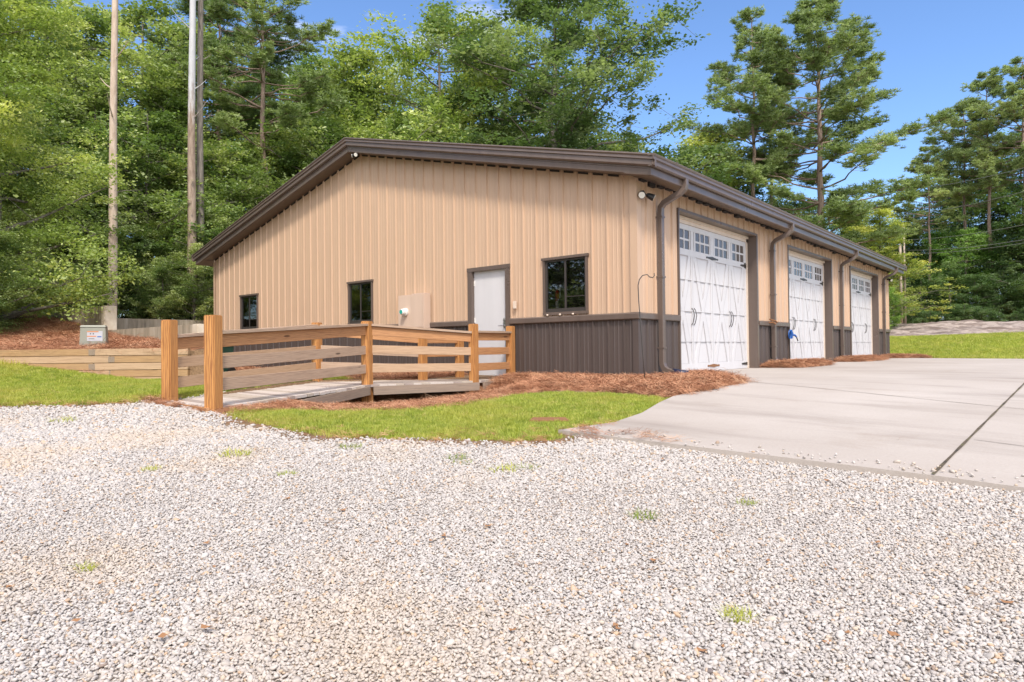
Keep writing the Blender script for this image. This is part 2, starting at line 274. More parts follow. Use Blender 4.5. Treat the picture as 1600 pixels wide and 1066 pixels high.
# ---------------------------------------------------------------- object helpers
def tag(o, label=None, cat=None, group=None, kind=None):
    for k, v in (('label', label), ('category', cat), ('group', group), ('kind', kind)):
        if v: o[k] = v
    return o
def empty(name, label, cat, loc=(0, 0, 0), group=None):
    o = bpy.data.objects.new(name, None); COL.objects.link(o); o.location = loc; o.empty_display_size = .1
    return tag(o, label, cat, group)
def link(name, me, parent=None, loc=None, mats=()):
    for m in ([mats] if isinstance(mats, str) else mats): me.materials.append(MATS[m])
    o = bpy.data.objects.new(name, me); COL.objects.link(o)
    if parent:
        o.parent = parent; pl = parent.location.copy(); pp = parent.parent
        while pp: pl += pp.location; pp = pp.parent
        if loc is None: o.location = -pl              # geometry given in world coordinates
        else: o.location = Vector(loc)-pl
    elif loc is not None: o.location = loc
    return o
class MB:
    def __init__(s): s.v = []; s.f = []
    def add(s, vs, fs): b = len(s.v); s.v += [tuple(map(float, p)) for p in vs]; s.f += [tuple(i+b for i in q) for q in fs]; return s
    def box(s, x0, x1, y0, y1, z0, z1):
        vs = [(x, y, z) for z in (z0, z1) for x, y in ((x0, y0), (x1, y0), (x1, y1), (x0, y1))]
        return s.add(vs, [(3, 2, 1, 0), (4, 5, 6, 7), (0, 1, 5, 4), (1, 2, 6, 5), (2, 3, 7, 6), (3, 0, 4, 7)])
    def hexa(s, b, t):      # bottom and top rings (any n)
        n = len(b); return s.add(list(b)+list(t), [tuple(range(n-1, -1, -1)), tuple(range(n, 2*n))]+[(i, (i+1) % n, n+(i+1) % n, n+i) for i in range(n)])
    def prism(s, pts, a, b, axis):   # extrude 2D pts along axis ('x','y','z') from a to b
        f = {'x': lambda p, h: (h, p[0], p[1]), 'y': lambda p, h: (p[0], h, p[1]), 'z': lambda p, h: (p[0], p[1], h)}[axis]
        return s.hexa([f(p, a) for p in pts], [f(p, b) for p in pts])
    def tube(s, pts, r, n=8, caps=True, sq=None):
        pts = [Vector(p) for p in pts]; rs = r if isinstance(r, (list, tuple)) else [r]*len(pts); base = len(s.v); prev = None
        for i, p in enumerate(pts):
            d = (pts[min(i+1, len(pts)-1)]-pts[max(i-1, 0)]).normalized()
            if prev is None: a = d.orthogonal().normalized() if sq is None else (Vector(sq)-d*d.dot(Vector(sq))).normalized()
            else: a = (prev-d*prev.dot(d)).normalized()
            prev = a; b = d.cross(a)
            for k in range(n):
                an = 2*math.pi*k/n; s.v.append(tuple(p+(a*math.cos(an)+b*math.sin(an))*rs[i]))
        for i in range(len(pts)-1):
            for k in range(n):
                a0 = base+i*n+k; a1 = base+i*n+(k+1) % n; s.f.append((a0, a1, a1+n, a0+n))
        if caps: s.f.append(tuple(base+k for k in range(n-1, -1, -1))); s.f.append(tuple(base+(len(pts)-1)*n+k for k in range(n)))
        return s
    def lathe(s, c, prof, axis=(0, 0, 1), n=16):
        ax = Vector(axis).normalized(); c = Vector(c)
        return s.tube([c+ax*h for h, r in prof], [max(r, .0005) for h, r in prof], n) if all(prof[i][0] < prof[i+1][0] for i in range(len(prof)-1)) else s
    def build(s, name, m, parent=None, loc=None, bevel=0, smooth=False):
        me = bpy.data.meshes.new(name); me.from_pydata(s.v, [], s.f)
        bm = bmesh.new(); bm.from_mesh(me); bmesh.ops.recalc_face_normals(bm, faces=bm.faces)
        if bevel: bmesh.ops.bevel(bm, geom=[e for e in bm.edges if len(e.link_faces) == 2 and e.calc_face_angle(0) > .6], offset=bevel, segments=2, affect='EDGES', clamp_overlap=True)
        bm.to_mesh(me); bm.free()
        if smooth: me.polygons.foreach_set('use_smooth', [True]*len(me.polygons))
        return link(name, me, parent, loc, m)
def npmesh(name, V, Fq, mats, tint=None, mi=None, smooth=False):
    me = bpy.data.meshes.new(name); V = np.asarray(V, np.float32); Fq = np.asarray(Fq, np.int32); k = Fq.shape[1]
    me.vertices.add(len(V)); me.vertices.foreach_set('co', V.ravel()); me.loops.add(Fq.size); me.loops.foreach_set('vertex_index', Fq.ravel())
    me.polygons.add(len(Fq)); me.polygons.foreach_set('loop_start', np.arange(0, Fq.size, k, dtype=np.int32)); me.polygons.foreach_set('loop_total', np.full(len(Fq), k, np.int32))
    me.update(calc_edges=True)
    for m in mats: me.materials.append(MATS[m])
    if mi is not None: me.polygons.foreach_set('material_index', np.asarray(mi, np.int32))
    if tint is not None: a = me.attributes.new('tint', 'FLOAT', 'POINT'); a.data.foreach_set('value', np.asarray(tint, np.float32))
    if smooth: me.polygons.foreach_set('use_smooth', np.ones(len(Fq), bool))
    me.validate(); return me
def board(name, m, a, b, width, height, parent, bevel=.006, up=(0, 0, 1)):   # a board along a->b, local x along its length
    a = Vector(a); b = Vector(b); L = (b-a).length; x = (b-a).normalized(); u = Vector(up); y = u.cross(x).normalized(); z = x.cross(y)
    mb = MB(); mb.box(0, L, -width/2, width/2, -height/2, height/2); o = mb.build(name, m, None, bevel=bevel)
    M = Matrix((x, y, z)).transposed().to_4x4(); M.translation = a-(Vector(parent.location) if parent else Vector()); o.matrix_local = M
    if parent: o.parent = parent
    return o

# ---------------------------------------------------------------- THE GROUND
def axis_pts(segs):
    out = []
    for a, b, n in segs: out += list(np.linspace(a, b, n, endpoint=False))
    return np.array(out+[segs[-1][1]])
XS = axis_pts([(-260, -60, 14), (-60, -24, 24), (-24, -11, 90), (-11, 10, 262), (10, 24, 60), (24, 60, 20), (60, 260, 12)])
YS = axis_pts([(-120, -30, 10), (-30, -12, 30), (-12, 3, 190), (3, 20, 60), (20, 66, 80), (66, 300, 20)])
GX, GY = np.meshgrid(XS, YS); GZ = ground(GX, GY)
GZ += (np.sin(GX*1.3+GY*.7)*np.sin(GY*1.1-GX*.4))*.010
# ground cover regions, outlined on the ground
def gp(pts): return [G(x, y) for x, y in pts]
LAWN_F = gp([(352, 641), (385, 655), (450, 671), (520, 681), (600, 686), (700, 688), (800, 689), (862, 689), (880, 679), (960, 668), (1005, 652), (1030, 633), (1045, 624), (1000, 619), (940, 616), (860, 615), (790, 620), (730, 630), (660, 638), (560, 642), (480, 640), (400, 641)])
LAWN_L = [G(0, 634), G(120, 633), G(200, 629), G(252, 619), (-3.1, -6.0, 0), (-4.8, -2.9, 0), (-4.6, -2.2, 0), (-6.5, -1.2, 0), (-7.2, -3.4, 0), (TW1[0]+.1, TW1[1]-.15, 0), (TW2[0]+.1, TW2[1]-.15, 0), (-14, -10.5, 0), (-13, -14, 0), G(-150, 640)]
SLAB_PX = [(872, 679), (960, 666), (1003, 651), (1030, 634), (1052, 624), (1100, 613), (1160, 603)]
SLAB = [G(x, y)[:2] for x, y in SLAB_PX]
front = [G(1455, 752)[:2], G(1600, 773)[:2]]; fd = np.array(front[1])-np.array(front[0]); fend = tuple(np.array(front[1])+fd/np.linalg.norm(fd)*9)
SLAB_POLY = SLAB+[(.12, 1.35), (-.19, 1.5), (-.19, 18.2), (4.3, 16.6), (16, 14.0), (19, 2), fend, tuple(front[1]), tuple(front[0])]
STRAW_B = [G(230, 628), G(262, 636), G(345, 645), G(400, 644), G(470, 643), G(560, 645), G(660, 641), G(735, 633), G(800, 617), G(870, 611), G(940, 613), G(1010, 617), G(1050, 623), G(1100, 617), G(1150, 605), G(1162, 600), (.75, 1.5, 0), (.1, 1.5, 0), (-.05, .0, 0), (-2.5, .0, 0), (-2.35, -1.3, 0), (-3.0, -3.0, 0), (-1.62, -6.1, 0), (-1.7, -6.3, 0), (-3.1, -6.2, 0), (-3.2, -5.9, 0)]
STRAW_G = [(-14.6, 0), (-3.8, 0), (-3.6, -1.6), (-4.5, -2.4), (-6.4, -1.3), (-14.6, -1.0)]
PILES = [[(-.05, 5.35), (.75, 5.7), (.85, 7.3), (.65, 8.6), (.2, 9.2), (-.05, 7.3)], [(-.05, 11.3), (.6, 11.6), (.8, 13.2), (.6, 15.2), (.2, 15.6), (-.05, 13.3)], [(-.05, 17.2), (.6, 17.4), (1.4, 18.3), (1.3, 18.9), (-.05, 19.1)]]
LAWN_R = [(1.2, 18.6), (4.3, 16.7), (16, 14.1), (60, 14), (60, 34.5), (30, 35), (4, 35), (-6, 34), (-14, 30), (-14, 19.2), (0, 19.1)]
HILLP = [tuple(TW1), tuple(TW2), (-14, -10.2), (-24, -14), (-24, -4), (-20.5, -3.3), (-8, -3.3)]
fx, fy = GX.ravel(), GY.ravel()
lawn = inpoly(fx, fy, LAWN_F) | inpoly(fx, fy, LAWN_L) | (fy > 18.9) | (fx < -13) & (fy < -10) | (fx > 20)
hill = inpoly(fx, fy, HILLP)
straw = inpoly(fx, fy, STRAW_B) | inpoly(fx, fy, STRAW_G) | hill
for q in PILES: straw |= inpoly(fx, fy, q)
straw &= ~inpoly(fx, fy, [(-2.28, -3.95), (-2.48, -3.15), (-2.06, -1.75), (-3.45, -1.85), (-4.5, -3.0), (-4.05, -3.95)])
wood_fl = (fx < -20.9) | (fy > 42); straw |= wood_fl & (fy < 300)
dd = (fx-CAM[0])*FH[0]+(fy-CAM[1])*FH[1]
soil = ((dd > 9) & (fx < 3) & (fy < 19)) | ((fy > -5.05) & (fy < 1) & (fx > -3) & (fx < 3))
edge_f = np.minimum.reduce([dist_seg(fx, fy, LAWN_F[i][:2], LAWN_F[i+1][:2]) for i in range(0, 9)]+[dist_seg(fx, fy, LAWN_L[i][:2], LAWN_L[i+1][:2]) for i in range(0, 3)]+[dist_seg(fx, fy, G(230, 632)[:2], G(350, 650)[:2])])
soilv = np.maximum(soil*1., np.clip(1.15-edge_f/.45, 0, .8))
cov = np.stack([lawn & ~straw & ~hill, straw, soilv, np.ones_like(fx)], 1).astype(np.float32)
ny, nx = GX.shape; ii = np.arange(ny*nx).reshape(ny, nx)
Q = np.stack([ii[:-1, :-1], ii[:-1, 1:], ii[1:, 1:], ii[1:, :-1]], -1).reshape(-1, 4)
me = npmesh('ground', np.stack([fx, fy, GZ.ravel()], 1), Q, ['ground_cover'])
ca = me.color_attributes.new('cover', 'FLOAT_COLOR', 'POINT'); ca.data.foreach_set('color', cov.ravel())
gro = bpy.data.objects.new('ground', me); COL.objects.link(gro); tag(gro, kind='structure')

# concrete drive: triangulated slab that follows the ground with a real edge
def slab():
    bm = bmesh.new(); vs = [bm.verts.new((x, y, 0)) for x, y in SLAB_POLY]; bm.faces.new(vs); bmesh.ops.triangulate(bm, faces=bm.faces)
    for _ in range(4): 
        es = [e for e in bm.edges if e.calc_length() > .6]
        if es: bmesh.ops.subdivide_edges(bm, edges=es, cuts=1)
    bmesh.ops.triangulate(bm, faces=bm.faces)
    P = np.array([v.co[:] for v in bm.verts]); z = ground(P[:, 0], P[:, 1])
    for v, zz in zip(bm.verts, z): v.co.z = zz+.035
    bmesh.ops.recalc_face_normals(bm, faces=bm.faces)
    if sum(f.normal.z for f in bm.faces) < 0: bmesh.ops.reverse_faces(bm, faces=bm.faces)
    r = bmesh.ops.extrude_face_region(bm, geom=list(bm.faces)); nv = [g for g in r['geom'] if isinstance(g, bmesh.types.BMVert)]
    for v in nv: v.co.z -= .12
    bmesh.ops.recalc_face_normals(bm, faces=bm.faces)
    me = bpy.data.meshes.new('concrete_driveway'); bm.to_mesh(me); bm.free(); return me
drive = tag(link('driveway', slab(), None, None, 'concrete_slab'), kind='structure')
def strip(name, a, b, wd, dz, m, par):
    a = np.array(a[:2]); b = np.array(b[:2]); n = int(np.linalg.norm(b-a)/.25)+2; d = (b-a)/np.linalg.norm(b-a); p = np.array([-d[1], d[0]])*wd/2; V = []; Fc = []
    for i in range(n):
        c = a+(b-a)*i/(n-1); wv = 1+.25*math.sin(i*1.7)
        for sg in (-1, 1): q = c+p*sg*wv; V.append((q[0], q[1], gz(q[0], q[1])+.035+dz))
        if i: k = 2*i; Fc.append((k-2, k-1, k+1, k))
    return link(name, npmesh(name, V, Fc, []), par, None, m)
J = G(1458, 752); J2 = G(1564, 642); jd = np.array(J2[:2])-np.array(J[:2]); jend = tuple(np.array(J[:2])+jd*2.05)
strip('expansion_joint', J, jend, .018, .006, 'joint_dark', drive)
k1 = G(1158, 600); k2 = G(1564, 642); kd = np.array(k2[:2])-np.array(k1[:2])
strip('control_joint', k1, tuple(np.array(k2[:2])+kd*.5), .012, .004, 'joint_dark', drive)
strip('control_joint', G(1522, 695), tuple(np.array(G(1600, 706)[:2])+(np.array(G(1600, 706)[:2])-np.array(G(1522, 695)[:2]))*2), .010, .004, 'joint_saw', drive)
strip('control_joint', (.3, 6.3), (9, 5.3), .012, .004, 'joint_saw', drive)
strip('control_joint', (.3, 12.3), (12, 11.0), .012, .004, 'joint_saw', drive)

# ---------------------------------------------------------------- THE GARAGE BUILDING
W, L = 14.6, 18.95; SL = .2465; ZT0 = 3.62      # roof plane height above the long wall line
CAPZ = 1.09; RD = .30
def roofz(x): return ZT0+SL*(-x if x > -W/2 else x+W)
B = empty('garage_building', 'long tan metal garage with brown wainscot and low pitched brown roof', 'building')
PITCHR = .305
def prof(u):      # height of the ribbed sheet at u, ribs every 0.305
    m = (u % PITCHR)/PITCHR
    if m < .04: return m/.04*.030
    if m < .11: return .030
    if m < .15: return (.15-m)/.04*.030
    for c in (.42, .68):
        if abs(m-c) < .05: return .006*(1-abs(m-c)/.05)
    return 0.
def brks():
    r = [0, .04, .11, .15, .37, .42, .47, .63, .68, .73]; return [x*PITCHR for x in r]
def panel_wall(length, z0, ztop, holes, tf, zmax_fn=None):
    us = set([0., length])
    k = 0
    while k*PITCHR < length:
        for b in brks():
            if 0 < k*PITCHR+b < length: us.add(round(k*PITCHR+b, 4))
        k += 1
    for h in holes: us.add(h[0]); us.add(h[1])
    if zmax_fn: us.add(length/2)
    us = sorted(us); mb = MB()
    for a, b in zip(us[:-1], us[1:]):
        if b-a < 1e-5: continue
        m = (a+b)/2; za = zmax_fn(a) if zmax_fn else ztop; zb = zmax_fn(b) if zmax_fn else ztop
        iv = [(z0, None)]
        hs = sorted([h for h in holes if h[0] < m < h[1]], key=lambda h: h[2]); segs = []; cur = z0
        for h in hs:
            if h[2] > cur: segs.append((cur, cur, h[2], h[2]))
            cur = max(cur, h[3])
        if cur < min(za, zb): segs.append((cur, cur, za, zb))
        for p0, p1, q0, q1 in segs:
            mb.add([tf(a, prof(a), p0), tf(b, prof(b), p1), tf(b, prof(b), q1), tf(a, prof(a), q0)], [(0, 1, 2, 3)])
    return mb
TG = lambda u, h, z: (-W+u, -h, z)                # gable: plane y=0, outward -y
TL = lambda u, h, z: (h, u, z)                    # long wall: plane x=0, outward +x
WINS = [(-12.94, -12.04), (-7.75, -6.90), (-1.87, -.98)]
WZ0, WZ1 = 1.17, 2.11
DX0, DX1, DZ = -3.74, -2.76, 2.10
gholes = [(a+W, b+W, WZ0, WZ1) for a, b in WINS]+[(DX0+W, DX1+W, -.05, DZ)]
mb = panel_wall(W, CAPZ, 0, gholes, TG, lambda u: roofz(-W+u)-RD+.02)
mb.build('gable_wall', 'tan_metal', B)
mb = panel_wall(W, -.30, CAPZ, [h for h in gholes if h[2] < 0]+[(0, .01, 0, .01)], TG); mb.build('gable_wainscot', 'brown_metal', B)
DOORS = [(1.48, 5.25), (7.415, 11.18), (13.35, 17.10)]; DTOP = 2.98
mb = panel_wall(L, CAPZ, 3.34, [(a, b, -.05, DTOP) for a, b in DOORS], TL); mb.build('side_wall', 'tan_metal', B)
for a, b in ((0, DOORS[0][0]), (DOORS[0][1], DOORS[1][0]), (DOORS[1][1], DOORS[2][0]), (DOORS[2][1], L)):
    panel_wall(b-a, -.30, CAPZ, [], lambda u, h, z, a=a: (h, a+u, z)).build('side_wainscot', 'brown_metal', B)
MB().add([(-W, L, -.3), (0, L, -.3), (0, L, 3.32), (-W/2, L, 5.1), (-W, L, 3.32)], [(0, 1, 2, 3, 4)]).build('back_wall', 'tan_metal', B)
MB().add([(-W, 0, -.3), (-W, L, -.3), (-W, L, 3.34), (-W, 0, 3.34)], [(0, 1, 2, 3)]).build('far_side_wall', 'tan_metal', B)
# inner liner keeps the inside dark and closed
MB().box(-W+.15, -.45, .12, L-.15, 0, 3.1).build('inner_room', 'interior', B)
# corner trims
cm = MB().box(-.10, .034, -.034, -.0305, CAPZ+.014, 3.28); cm.box(.0305, .034, -.0303, .11, CAPZ+.014, 3.22); cm.build('corner_trim', 'tan_metal', B)
MB().box(-.07, .037, -.037, -.031, -.3, CAPZ-.012).box(.0315, .037, -.0308, .08, -.3, CAPZ-.012).build('corner_trim', 'brown_metal', B)
MB().box(-W-.01, -W+.09, -.034, -.030, -.3, 3.25).build('corner_trim', 'tan_metal', B)
# wainscot cap (drip ledge)
def ledge(poly2, a, b, ax, mir=None):
    pass
capm = MB()
cs = [(-.028, CAPZ-.105), (-.045, CAPZ-.105), (-.062, CAPZ-.09), (-.062, CAPZ-.012), (-.040, CAPZ+.008), (-.001, CAPZ+.012), (-.001, CAPZ-.10)]
for a, b in ((-W, DX0-.06), (DX1+.06, .062)): MB().prism(cs, a, b, 'x').build('wainscot_cap', 'trim_metal', B)
cs2 = [(-y, z) for y, z in cs]
for a, b in ((-.0, DOORS[0][0]-.035), (DOORS[0][1]+.075, DOORS[1][0]-.035), (DOORS[1][1]+.075, DOORS[2][0]-.035), (DOORS[2][1]+.075, L)): MB().prism([(x, z-.001) for x, z in cs2], a, b, 'y').build('wainscot_cap', 'trim_metal', B)
# roof
roof = MB()
eo, ro = .57, .44
for sgn in (0, 1):
    X = (lambda x: x) if not sgn else (lambda x: -W-x)
    roof.hexa([(X(.46), -.36, roofz(0)-SL*.46-.20), (X(.46), L+.36, roofz(0)-SL*.46-.20), (-W/2, L+.36, roofz(-W/2)-.20), (-W/2, -.36, roofz(-W/2)-.20)],
              [(X(.50), -.38, roofz(0)-SL*.50+.0), (X(.50), L+.38, roofz(0)-SL*.50), (-W/2, L+.38, roofz(-W/2)), (-W/2, -.38, roofz(-W/2))])
rf = roof.build('roof', 'roof_metal', B)
rb = MB()
for k in range(int((L+.6)/PITCHR)):
    y = -.3+k*PITCHR
    for sgn in (0, 1):
        X = (lambda x: x) if not sgn else (lambda x: -W-x)
        a, b = X(.45), -W/2; za, zb = roofz(0)-SL*.45, roofz(-W/2)
        rb.add([(a, y, za), (a, y+.06, za), (b, y+.06, zb), (b, y, zb), (a, y+.015, za+.03), (a, y+.045, za+.03), (b, y+.045, zb+.03), (b, y+.015, zb+.03)], [(4, 5, 6, 7), (0, 4, 7, 3), (5, 1, 2, 6), (0, 1, 5, 4)])
rb.build('roof_rib', 'roof_metal', rf)
# rake trim: a gutter-shaped profile that runs up the gable and turns into the eave gutter
RP = [(.36, 0), (.385, .012), (.44, .012), (.445, -.01), (.425, -.035), (.43, -.075), (.405, -.085), (.41, -.16), (.385, -.185), (.36, -.185)]    # (outward, dz)
LP = [(.30, -.186), (.362, -.186), (.362, -.21), (.350, -.215), (.350, -.30), (.335, -.315), (.0, -.300), (.0, -.285), (.30, -.285)]
def rake(P, y_of, xs, m, name, shade=True):
    mb = MB(); n = len(P); rings = []
    for x in xs:
        z = roofz(max(min(x, 0), -W)) if -W <= x <= 0 else (ZT0-SL*x if x > 0 else ZT0-SL*(-W-x))
        rings.append([(x, y_of(o), z+dz) for o, dz in P])
    for a, b in zip(rings[:-1], rings[1:]): mb.add(a+b, [(i, (i+1) % n, n+(i+1) % n, n+i) for i in range(n)])
    mb.add(rings[0], [tuple(range(n))]); mb.add(rings[-1], [tuple(range(n-1, -1, -1))])
    return mb.build(name, m, B)
rake(RP, lambda o: -o, [-W-.57, -W/2, .57], 'trim_metal', 'rake_trim')
rake(LP, lambda o: -o, [-W-.46, -W/2, .46], 'trim_metal', 'rake_soffit')
rake(RP, lambda o: L+o, [-W-.57, -W/2, .57], 'trim_metal', 'rake_trim')
# eave gutters
GP = [(.47, 0.0), (.575, 0.0), (.585, -.012), (.578, -.035), (.565, -.045), (.568, -.085), (.54, -.10), (.545, -.165), (.52, -.185), (.47, -.185), (.47, -.17), (.51, -.17), (.53, -.15), (.555, -.03), (.47, -.02)]
EZ = ZT0-SL*.5+.0
def eave(P, sg, dz, name, m, y0=-.445, y1=L+.445):
    mb = MB(); Q = [((x if sg > 0 else -W-x), EZ+z+dz) for x, z in P]; mb.prism(Q, y0, y1, 'y'); return mb.build(name, m, B)
eave(GP, 1, 0, 'gutter', 'trim_metal'); eave(GP, -1, 0, 'gutter', 'trim_metal')
eave([(.40, -.19), (.475, -.19), (.475, -.295), (.46, -.305), (.0, -.195), (.0, -.18), (.40, -.28)], 1, 0, 'eave_soffit', 'trim_metal', -.36, L+.36)
eave([(.40, -.19), (.475, -.19), (.475, -.295), (.46, -.305), (.0, -.195), (.0, -.18), (.40, -.28)], -1, 0, 'eave_soffit', 'trim_metal', -.36, L+.36)
hl = MB()
for k in range(11):
    y = .3+k*1.75; MB().box(.45, .60, y, y+.02, EZ-.004, EZ+.008).build('gutter_strap', 'trim_metal', B)
# dark boxes painting the shade of the gaps between ribs under the soffits
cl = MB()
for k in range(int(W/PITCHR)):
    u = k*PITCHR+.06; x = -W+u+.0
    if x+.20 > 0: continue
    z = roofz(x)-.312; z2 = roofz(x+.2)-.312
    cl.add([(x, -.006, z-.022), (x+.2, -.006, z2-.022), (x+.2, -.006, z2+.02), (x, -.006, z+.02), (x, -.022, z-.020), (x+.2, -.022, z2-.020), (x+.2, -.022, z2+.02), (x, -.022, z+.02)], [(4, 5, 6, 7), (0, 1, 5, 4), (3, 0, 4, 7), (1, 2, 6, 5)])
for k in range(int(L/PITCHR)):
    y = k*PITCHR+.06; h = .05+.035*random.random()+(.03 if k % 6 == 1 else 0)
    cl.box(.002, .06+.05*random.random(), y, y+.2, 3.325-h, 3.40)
cl.build('rib_gap_shade', 'darkness', B)
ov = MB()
sv_mb = MB().box(.03, .06, .0, L, 3.30, 3.40); sv_mb.build('eave_gap_shade', 'darkness', B)  # dark strip standing in for the shaded gap under the eave
# downspouts
def downspout(y, low=.06, kick=True, ext=False):
    r = .062
    pts = [(.50, y+.10, EZ-.17), (.50, y+.10, EZ-.26), (.485, y+.09, EZ-.33), (.42, y+.06, EZ-.40), (.30, y+.03, EZ-.46), (.16, y+.01, EZ-.53), (.105, y, EZ-.60), (.095, y, EZ-.70)]
    pts += [(.095, y, .30)]
    if kick: pts += [(.10, y, .24), (.13, y, .17), (.19, y+.0, .125), (.30, y+.02, .095)]
    else: pts += [(.095, y, .0)]
    # rectangular corrugated section
    mb = MB(); P = [Vector(p) for p in pts]; sec = []
    for a, b in ((-.052, -.040), (-.052, .040), (-.04, .046), (.04, .046), (.052, .040), (.052, -.040), (.04, -.046), (-.04, -.046)): sec.append((a, b))
    n = len(sec); base = 0
    for i, p in enumerate(P):
        d = (P[min(i+1, len(P)-1)]-P[max(i-1, 0)]).normalized(); yv = Vector((0, 1, 0)); yv = (yv-d*d.dot(yv)).normalized(); xv = yv.cross(d)
        for a, b in sec: mb.v.append(tuple(p+yv*a+xv*b))
    for i in range(len(P)-1):
        for k in range(n): mb.f.append((i*n+k, i*n+(k+1) % n, (i+1)*n+(k+1) % n, (i+1)*n+k))
    mb.f.append(tuple(range(n))); mb.f.append(tuple((len(P)-1)*n+k for k in range(n)))
    o = mb.build('downspout', 'trim_metal', B)
    sb = MB()
    for z in (EZ-.78, 1.7, .5): MB().box(.03, .150, y-.056, y+.056, z, z+.03).build('strap', 'trim_metal', o)
    return o
d0 = downspout(.66); downspout(6.12); downspout(12.02); downspout(17.75)
MB().tube([(.27, .68, .105), (.40, .70, .085), (.52, .73, .07)], .062, 12).build('drain_connector', 'dark_blue', d0, smooth=True)
# garage doors
def garage_door(y0, y1, idx):
    X = -.20; H = DTOP-.055; wd = y1-y0
    base = MB().box(X-.04, X, y0+.04, y1+.0, .02, H); o = base.build('garage_door', 'white_paint', B)
    tag(o, ['near double garage door with white X braces and arched strap hinges', 'middle garage door with white X braces', 'far garage door with white X braces'][idx])
    fr = MB().box(X-.02, X+.035, y1-.07, y1, .02, H).box(X-.02, X+.035, y0+.0, y0+.07, .02, H).box(X-.02, X+.035, y0, y1, H-.07, H+.0)
    fr.build('door_stop', 'light_trim', o)
    tr = MB(); ya, yb = y0+.07, y1-.07; n = 4; cw = (yb-ya)/n; T = .018
    def bx(a, b, c, d): tr.box(X+.001, X+T, a, b, c, d)
    zb, zm, zt, zw = .04, .20, H-.66, H-.075
    bx(ya, yb, zb, zm)                      # bottom rail
    bx(ya, yb, zt, zt+.12); bx(ya, yb, zw-.10, zw)  # rails around the windows
    for k in range(n+1):
        c = ya+cw*k; w2 = .055 if k in (1, 3) else .075
        if k == 0: bx(ya, ya+.10, zm, zw-.10)
        elif k == n: bx(yb-.10, yb, zm, zw-.10)
        else:
            bx(c-w2, c-.004, zm, zt); bx(c+.004, c+w2, zm, zt); bx(c-w2, c+w2, zt+.12, zw-.10)
    for k in range(n):                      # X braces: two crossing boards in each bay
        a = ya+cw*k+(.10 if k == 0 else .06); b = ya+cw*(k+1)-(.10 if k == n-1 else .06); bw = .13
        zc = (zm+zt)/2+.02; mcx = (a+b)/2
        for (p, q), tt in (((a, b), T-.004), ((b, a), T-.006)):
            # board as a slanted prism from (p,zm) to (q,zt)
            s = 1 if q > p else -1
            tr.hexa([(X+.001, p, zm), (X+.001, p+s*bw, zm), (X+.001, q, zt), (X+.001, q-s*bw, zt)], [(X+tt, p, zm), (X+tt, p+s*bw, zm), (X+tt, q, zt), (X+tt, q-s*bw, zt)])
    gr = MB(); Xg = X+T+.0006
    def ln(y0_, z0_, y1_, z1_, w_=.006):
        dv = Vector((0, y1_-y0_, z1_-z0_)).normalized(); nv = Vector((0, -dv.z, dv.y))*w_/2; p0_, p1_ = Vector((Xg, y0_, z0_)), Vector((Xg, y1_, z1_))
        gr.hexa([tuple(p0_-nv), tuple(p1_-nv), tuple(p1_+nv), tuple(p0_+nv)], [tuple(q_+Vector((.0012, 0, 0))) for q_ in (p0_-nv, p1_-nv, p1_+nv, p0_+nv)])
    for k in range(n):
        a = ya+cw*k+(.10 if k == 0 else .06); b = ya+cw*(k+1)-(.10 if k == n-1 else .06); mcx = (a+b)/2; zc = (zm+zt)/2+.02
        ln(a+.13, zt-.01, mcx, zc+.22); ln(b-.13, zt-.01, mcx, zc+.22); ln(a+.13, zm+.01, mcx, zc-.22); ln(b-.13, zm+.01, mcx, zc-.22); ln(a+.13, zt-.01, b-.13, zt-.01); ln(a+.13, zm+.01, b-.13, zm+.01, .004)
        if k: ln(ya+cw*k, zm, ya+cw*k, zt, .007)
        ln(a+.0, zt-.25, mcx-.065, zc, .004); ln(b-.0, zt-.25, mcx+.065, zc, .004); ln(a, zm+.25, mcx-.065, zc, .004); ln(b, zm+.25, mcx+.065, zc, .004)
    gr.build('shade_and_split_lines', 'shade_seam_grey', o)  # grey strips painted as shadow along the brace edges, plus leaf split lines
    tr.build('brace_frame', 'white_paint', o)
    sm = MB()
    for z in (.62, 1.20, 1.80): sm.box(X+.0005, X+.0192, y0+.07, y1-.07, z, z+.002)
    sm.build('section_seam', 'shade_seam_grey', o)
    for k in range(n):                      # windows of 3x2 panes
        a = ya+cw*k+.15; b = ya+cw*(k+1)-.12
        z0, z1 = zt+.12, zw-.10; pan = MB(); mun = MB()
        pan.box(X+.001, X+.004, a, b, z0, z1)
        wv = pan.build('window', 'pane_door', o)
        mun.box(X+.004, X+T-.003, ya+cw*k+.09, a, z0, z1); mun.box(X+.004, X+T-.003, b, ya+cw*(k+1)-.09, z0, z1)
        for j in (1, 2): y = a+(b-a)*j/3; mun.box(X+.004, X+.013, y-.018, y+.018, z0, z1)
        zz = (z0+z1)/2; mun.box(X+.0045, X+.0125, a, b, zz-.018, zz+.018)
        mun.build('muntin', 'white_paint', o)
    def strap(yc, z, half, m):
        P = [(-1, -.012), (-.9, -.02), (-.8, -.012), (0, -.034), (.8, -.012), (.9, -.02), (1, -.012), (1, .012), (.9, .02), (.8, .012), (0, .034), (-.8, .012), (-.9, .02), (-1, .012)]
        if half == 'full': pts = [(yc+a*.28, z+b) for a, b in P]
        else: pts = [(yb-.02-.30, z-.012), (yb-.02-.26, z-.018), (yb-.02, z-.03), (yb-.02, z+.03), (yb-.02-.26, z+.018), (yb-.02-.30, z+.012)]
        MB().prism(pts, X+T, X+T+.012, 'x').build('strap_hinge', m, o)
    ym = (ya+yb)/2
    strap(ym, zt+.05, 'full', 'frame_dark'); strap(0, zt+.05, 'r', 'frame_dark'); strap(ym, .14, 'full', 'rust'); strap(0, .14, 'r', 'frame_dark')
